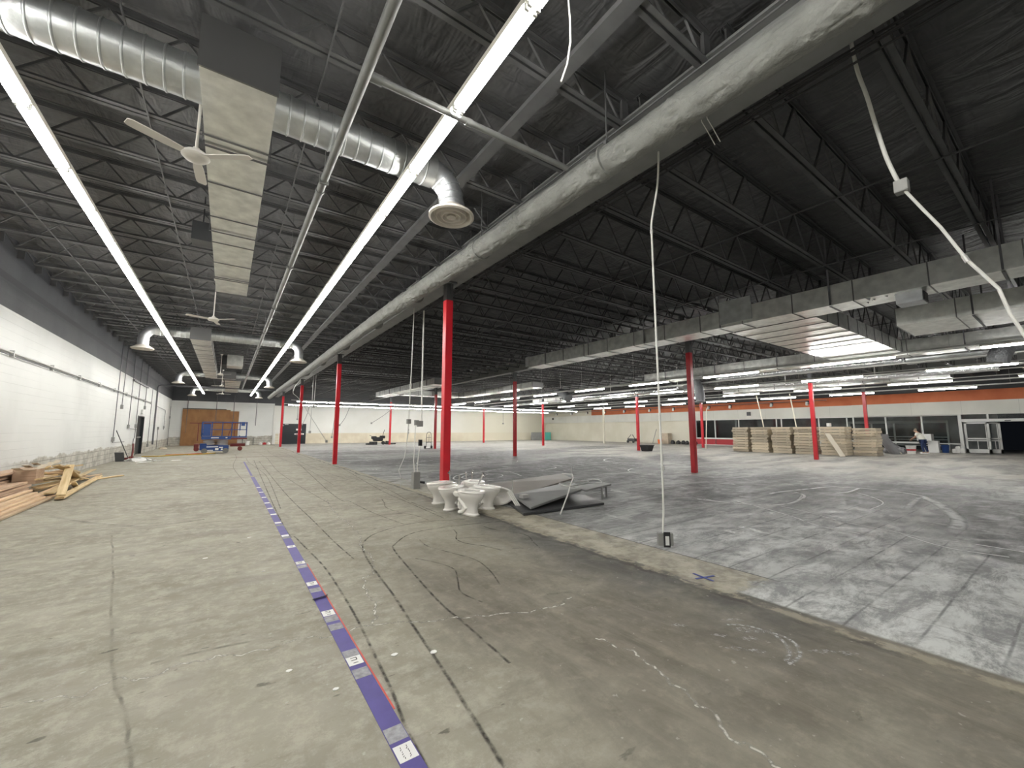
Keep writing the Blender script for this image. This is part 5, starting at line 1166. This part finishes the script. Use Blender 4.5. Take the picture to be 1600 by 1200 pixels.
shv = [(0, -.03, .84), (0, .03, 1.0), (0, .11, 1.17), (0, .17, 1.31), (-.17, .18, 1.28), (-.2, .26, 1.12), (.17, .18, 1.28), (.2, .27, 1.12)]
skinned('shirt', shv, [(0, 1), (1, 2), (2, 3), (3, 4), (4, 5), (3, 6), (6, 7)], [.21, .2, .19, .15, .1, .085, .1, .085], 'shirt', pp)
jv = [(0, -.02, .86), (-.1, -.02, .8), (-.11, .02, .46), (-.11, -.05, .1), (.1, -.02, .8), (.11, -.08, .46), (.11, -.19, .11)]
skinned('jeans', jv, [(0, 1), (1, 2), (2, 3), (0, 4), (4, 5), (5, 6)], [.155, .1, .075, .062, .1, .075, .062], 'navy', pp)
skinned('hair', [(0, .23, 1.46), (0, .28, 1.54), (0, .34, 1.56)], [(0, 1), (1, 2)], [.1, .115, .085], 'hair', pp)
obj('shoe', MB().box(36.74, 36.84, 6.25, 6.5, 0, .08), 'white', pp, bev=.02); obj('shoe', MB().box(36.96, 37.06, 6.1, 6.36, 0, .08), 'white', pp, bev=.02)

# ------------------------------------------------------------------ lumber by the left wall
random.seed(11)
def board(cx, cy, cz_, L, w_, h_, ang, m_, label, group, tilt=0, rollx=0):
    o = obj('lumber_board', MB().box(-L/2, L/2, -w_/2, w_/2, -h_/2, h_/2), m_, bev=.003); o.rotation_euler = (rollx, tilt, ang); o.location = (cx, cy, cz_)
    o['label'] = label; o['category'] = 'lumber'; o['group'] = group; return o
HP = pi/2
g1 = ('light pine board in the low neat pile nearest the camera', 'light pine boards in the low front pile')
g2 = ('brown board in the middle pile behind the light pine', 'brown boards in the middle pile')
g3 = ('brown plank in the pile against the left wall', 'brown planks against the left wall')
g4 = ('yellow pine board in the loose heap at the end of the lumber', 'yellow pine boards in the loose heap')
for lay in range(6):
    for q in range(2):
        x = -3.52-q*.2+random.uniform(-.02, .02); L = 5.5
        board(x, 13.6-L/2+random.uniform(-.3, .15), .025+lay*.05, L, .18, .042, HP+radians(random.uniform(-.3, .8)), 'wood_brown', *g2)
board(-3.56, 10.75, .345, 5.4, .32, .045, HP+radians(1.5), 'wood_brown', 'wide brown plank lying on top of the middle lumber pile', 'wide planks on the lumber piles', tilt=0)
for lay in range(8):
    q = 0; x = -3.98+random.uniform(-.04, .04); L = 6.5
    board(x, 15.0-L/2+random.uniform(-.6, .2), .025+lay*.06, L, .26, .045, HP+radians(random.uniform(-.6, .6)), 'wood_brown', *g3)
board(-3.9, 12.2, .56, 5.6, .3, .045, HP+radians(-.8), 'wood_brown', 'wide brown plank lying on top of the pile against the wall', 'wide planks on the wall pile')
# loose yellow heap
def span(p, q, w_, h_, m_, label, group=None, roll=0):
    p, q = Vector(p), Vector(q); d = q-p
    o = obj('lumber_board', MB().box(-d.length/2, d.length/2, -w_/2, w_/2, -h_/2, h_/2), m_, bev=.003)
    o.rotation_mode = 'QUATERNION'; from mathutils import Quaternion
    yaw_ = math.atan2(d.y, d.x); pit = -math.atan2(d.z, sqrt(d.x**2+d.y**2))
    o.rotation_quaternion = Quaternion((0, 0, 1), yaw_) @ Quaternion((0, 1, 0), pit) @ Quaternion((1, 0, 0), roll)
    o.location = (p+q)/2; o['label'] = label; o['category'] = 'lumber'
    if group: o['group'] = group
    return o
span((-2.8, 12.71, .05), (-3.15, 18.0, .05), .14, .04, 'wood_yellow', 'long yellow board lying slantwise in front of the loose heap')
span((-2.76, 12.6, .12), (-2.95, 13.9, .66), .14, .04, 'wood_yellow', 'yellow board propped up steeply on the end of the long front board')
span((-2.97, 13.67, .66), (-3.09, 15.56, .18), .12, .035, 'wood_yellow', 'yellow board sloping down to the right behind the steep one')
heap = [((-3.95, 14.6, .5), (-3.1, 14.69, .42)), ((-3.75, 14.9, .5), (-3.0, 15.2, .58)), ((-3.75, 14.1, .55), (-3.3, 15.24, .34)), ((-3.55, 14.0, .28), (-3.3, 15.63, .24)), ((-3.3, 13.4, .05), (-3.12, 14.5, .18)),
        ((-3.1, 13.3, .1), (-3.08, 15.05, .24)), ((-2.98, 14.42, .22), (-3.06, 15.1, .05)), ((-3.2, 15.6, .22), (-3.45, 18.8, .2)), ((-3.41, 16.4, .14), (-3.17, 17.97, .1)), ((-3.1, 17.2, .03), (-2.64, 18.1, .03)),
        ((-3.2, 14.0, .66), (-3.14, 15.48, .36)), ((-3.4, 13.7, .2), (-3.22, 14.8, .22)), ((-3.08, 13.2, .03), (-2.95, 14.1, .03)), ((-3.35, 13.6, .4), (-3.45, 15.52, .34)), ((-3.25, 14.8, .4), (-3.15, 16.36, .12)),
        ((-4.1, 15.2, .4), (-3.2, 15.9, .3)), ((-4.1, 16.2, .3), (-3.3, 15.4, .45)), ((-3.9, 16.0, .2), (-3.4, 17.6, .12)), ((-3.7, 15.1, .12), (-3.35, 16.9, .06)), ((-3.6, 14.2, .08), (-3.45, 16.0, .05)), ((-4.0, 15.0, .25), (-3.7, 17.0, .25)), ((-3.95, 14.4, .35), (-3.4, 14.5, .62))]
for i, (p, q) in enumerate(heap):
    span(p, q, .1+.03*(i % 3), .035, 'wood_yellow' if i % 4 else 'wood_tan', *g4, roll=radians(random.uniform(-14, 14)) if p[2] > .1 else 0)
for j, (x, z) in enumerate(((-2.97, .03), (-3.07, .03), (-3.04, .075), (-3.17, .03), (-3.14, .075), (-3.11, .12), (-3.27, .03), (-3.24, .075), (-3.21, .12), (-3.18, .165), (-3.3, .12), (-3.3, .165), (-3.28, .21))):
    L = 5.3; e = 13.05-.08*(j % 4)
    board(x, e-L/2, z, L, .09, .038, HP+radians(1.0), 'wood_tan', *g1)
for o in bpy.data.objects:
    if o.get('group') == 'front boards of the heap' or o.get('group', '').startswith('wide planks'): del o['group']
solo('brown_carton', MB().box(-3.75, -3.4, 13.6, 14.1, .3, .62), 'wood_brown', 'small brown wooden crate on top of the lumber', 'crate')
for i in range(3):
    m = MB(); x = -3.75+.1*i; y = 15.4-.9*i
    m.loft([[(x+.1*sin(u*2), y+u*.5, .6+.08*u*u), (x+.1*sin(u*2)+.12, y+u*.5, .6+.08*u*u), (x+.1*sin(u*2)+.12, y+u*.5, .61+.08*u*u), (x+.1*sin(u*2), y+u*.5, .61+.08*u*u)] for u in (-1, -.5, 0, .5, 1)])
    solo('curled_strip', m, 'board_tan', 'thin curled wooden strip on the lumber, %s from the back' % nth(i+1), 'strip', 'curled strips on the lumber')

# broom, bags, rags by the left wall
t = thing('push_broom', 'broom leaning against the left wall before the black door', 'broom', (-3.9, 27.0, 0))
obj('broom_handle', MB().tube([(-4.1, 25.6, 1.45), (-3.85, 27.2, .15)], .018, 8), 'panel_dark', t); obj('broom_head', MB().box(-4.0, -3.75, 27.1, 27.2, .02, .14), 'darkred', t)
t = thing('dust_pan', 'grey plastic dustpan standing against the left wall', 'dustpan', (-4.0, 26.05, 0)); obj('pan', MB().slab([(-4.15, 26.0, .42), (-3.85, 26.1, .42), (-3.8, 26.15, .02), (-4.1, 26.05, .02)], .03), 'panel_dark', t)
obj('pan_rim', MB().bar((-4.15, 26.0, .42), (-3.85, 26.1, .42), .05, .04), 'panel_dark', t)
m = MB().lathe([(.5, 0), (.52, .05), (.35, .12), (.12, .16), (0, .17)], (-3.35, 26.2, 0), 20)
m.v = [(a+.2*noise.noise(Vector((a*3, b*3, c))), b+.5*noise.noise(Vector((b*2, c, a*3))), c*(1+.8*noise.noise(Vector((a*5, b*5, 0))))) for a, b, c in m.v]
solo('white_rag', m, 'cloth_white', 'crumpled white sheet on the floor below the broom', 'sheet', smooth=True)
solo('white_strip', MB().slab([(-3.2, 24.6, .02), (-2.75, 24.8, .03), (-2.7, 25.3, .02), (-3.1, 25.2, .02)], .01), 'cloth_white', 'thin white strip lying in front of the crumpled sheet', 'strip')
solo('red_tool', MB().tube([(-3.9, 28.6, .12), (-3.9, 28.8, .35), (-3.95, 29.0, .75)], .04, 8).box(-4.0, -3.85, 28.5, 28.8, 0, .12), 'darkred', 'small dark red tool standing right of the broom', 'tool')
solo('yellow_hose', MB().tube([(-3.7+.42*i+.15*sin(i*2.1), 29.7+.25*i+.35*cos(i*1.7), .03) for i in range(9)], .03, 8), 'yellow', 'tan yellow hose snaking across the floor from the black door', 'hose', smooth=True)
solo('extension_cord', MB().tube([(-2.8+.4*i, 31.3+.2*i+.15*sin(i*1.9), .025) for i in range(6)], .02, 8), 'redcord', 'red cord lying beside the yellow hose', 'cord', smooth=True)
solo('white_paper', MB().slab([(-2.1, 25.5, .012), (-1.75, 25.6, .014), (-1.7, 26.0, .012), (-2.05, 25.9, .014)], .006), 'card', 'white paper lying on the floor in front of the hose', 'paper')
solo('white_l_piece', MB().box(-2.75, -2.4, 25.7, 25.76, 0, .03).box(-2.75, -2.7, 25.7, 26.5, 0, .03), 'card', 'white L-shaped strip on the floor right of the crumpled sheet', 'strip')
solo('debris_heap', MB().lathe([(.3, 0), (.2, .12), (0, .15)], (-3.9, 41.2, 0), 9), 'board_tan', 'small heap of debris at the far left wall', 'debris')
t = thing('sink_cart', 'small grey table with a white pail right of the plywood', 'table', (1.75, 47.6, 0))
obj('table_top', MB().box(1.3, 2.3, 47.3, 47.9, .7, .75), 'panel_grey', t); obj('pail', MB().lathe([(.14, 0), (.17, .4), (0, .4)], (1.8, 47.6, .0), 12), 'white', t)
obj('leg', MB().bar((1.35, 47.6, 0), (1.35, 47.6, .7), .05, .05).bar((2.25, 47.6, 0), (2.25, 47.6, .7), .05, .05), 'panel_dark', t)
for i, x in enumerate((2.9, 3.25, 3.6)):
    solo('rubble_lump', MB().lathe([(.16, 0), (.17, .12), (.08, .22), (0, .23)], (x, 48.1, 0), 8), 'cloth_white' if i != 1 else 'redkick', ['left pale lump of rubble at the foot of the back wall', 'dark red lump of rubble at the foot of the back wall', 'right pale lump of rubble at the foot of the back wall'][i], 'rubble')
# header fittings on the storefront wall
solo('wall_speaker', MB().box(40.3, 40.42, 18.35, 18.65, 2.85, 3.2), 'panel_dark', 'small dark speaker box on the white header above the window', 'speaker')
solo('dark_wall_box', MB().box(40.3, 40.42, 46.6, 46.8, 3.0, 3.3), 'panel_dark', 'small dark box high on the header near the far corner', 'box')
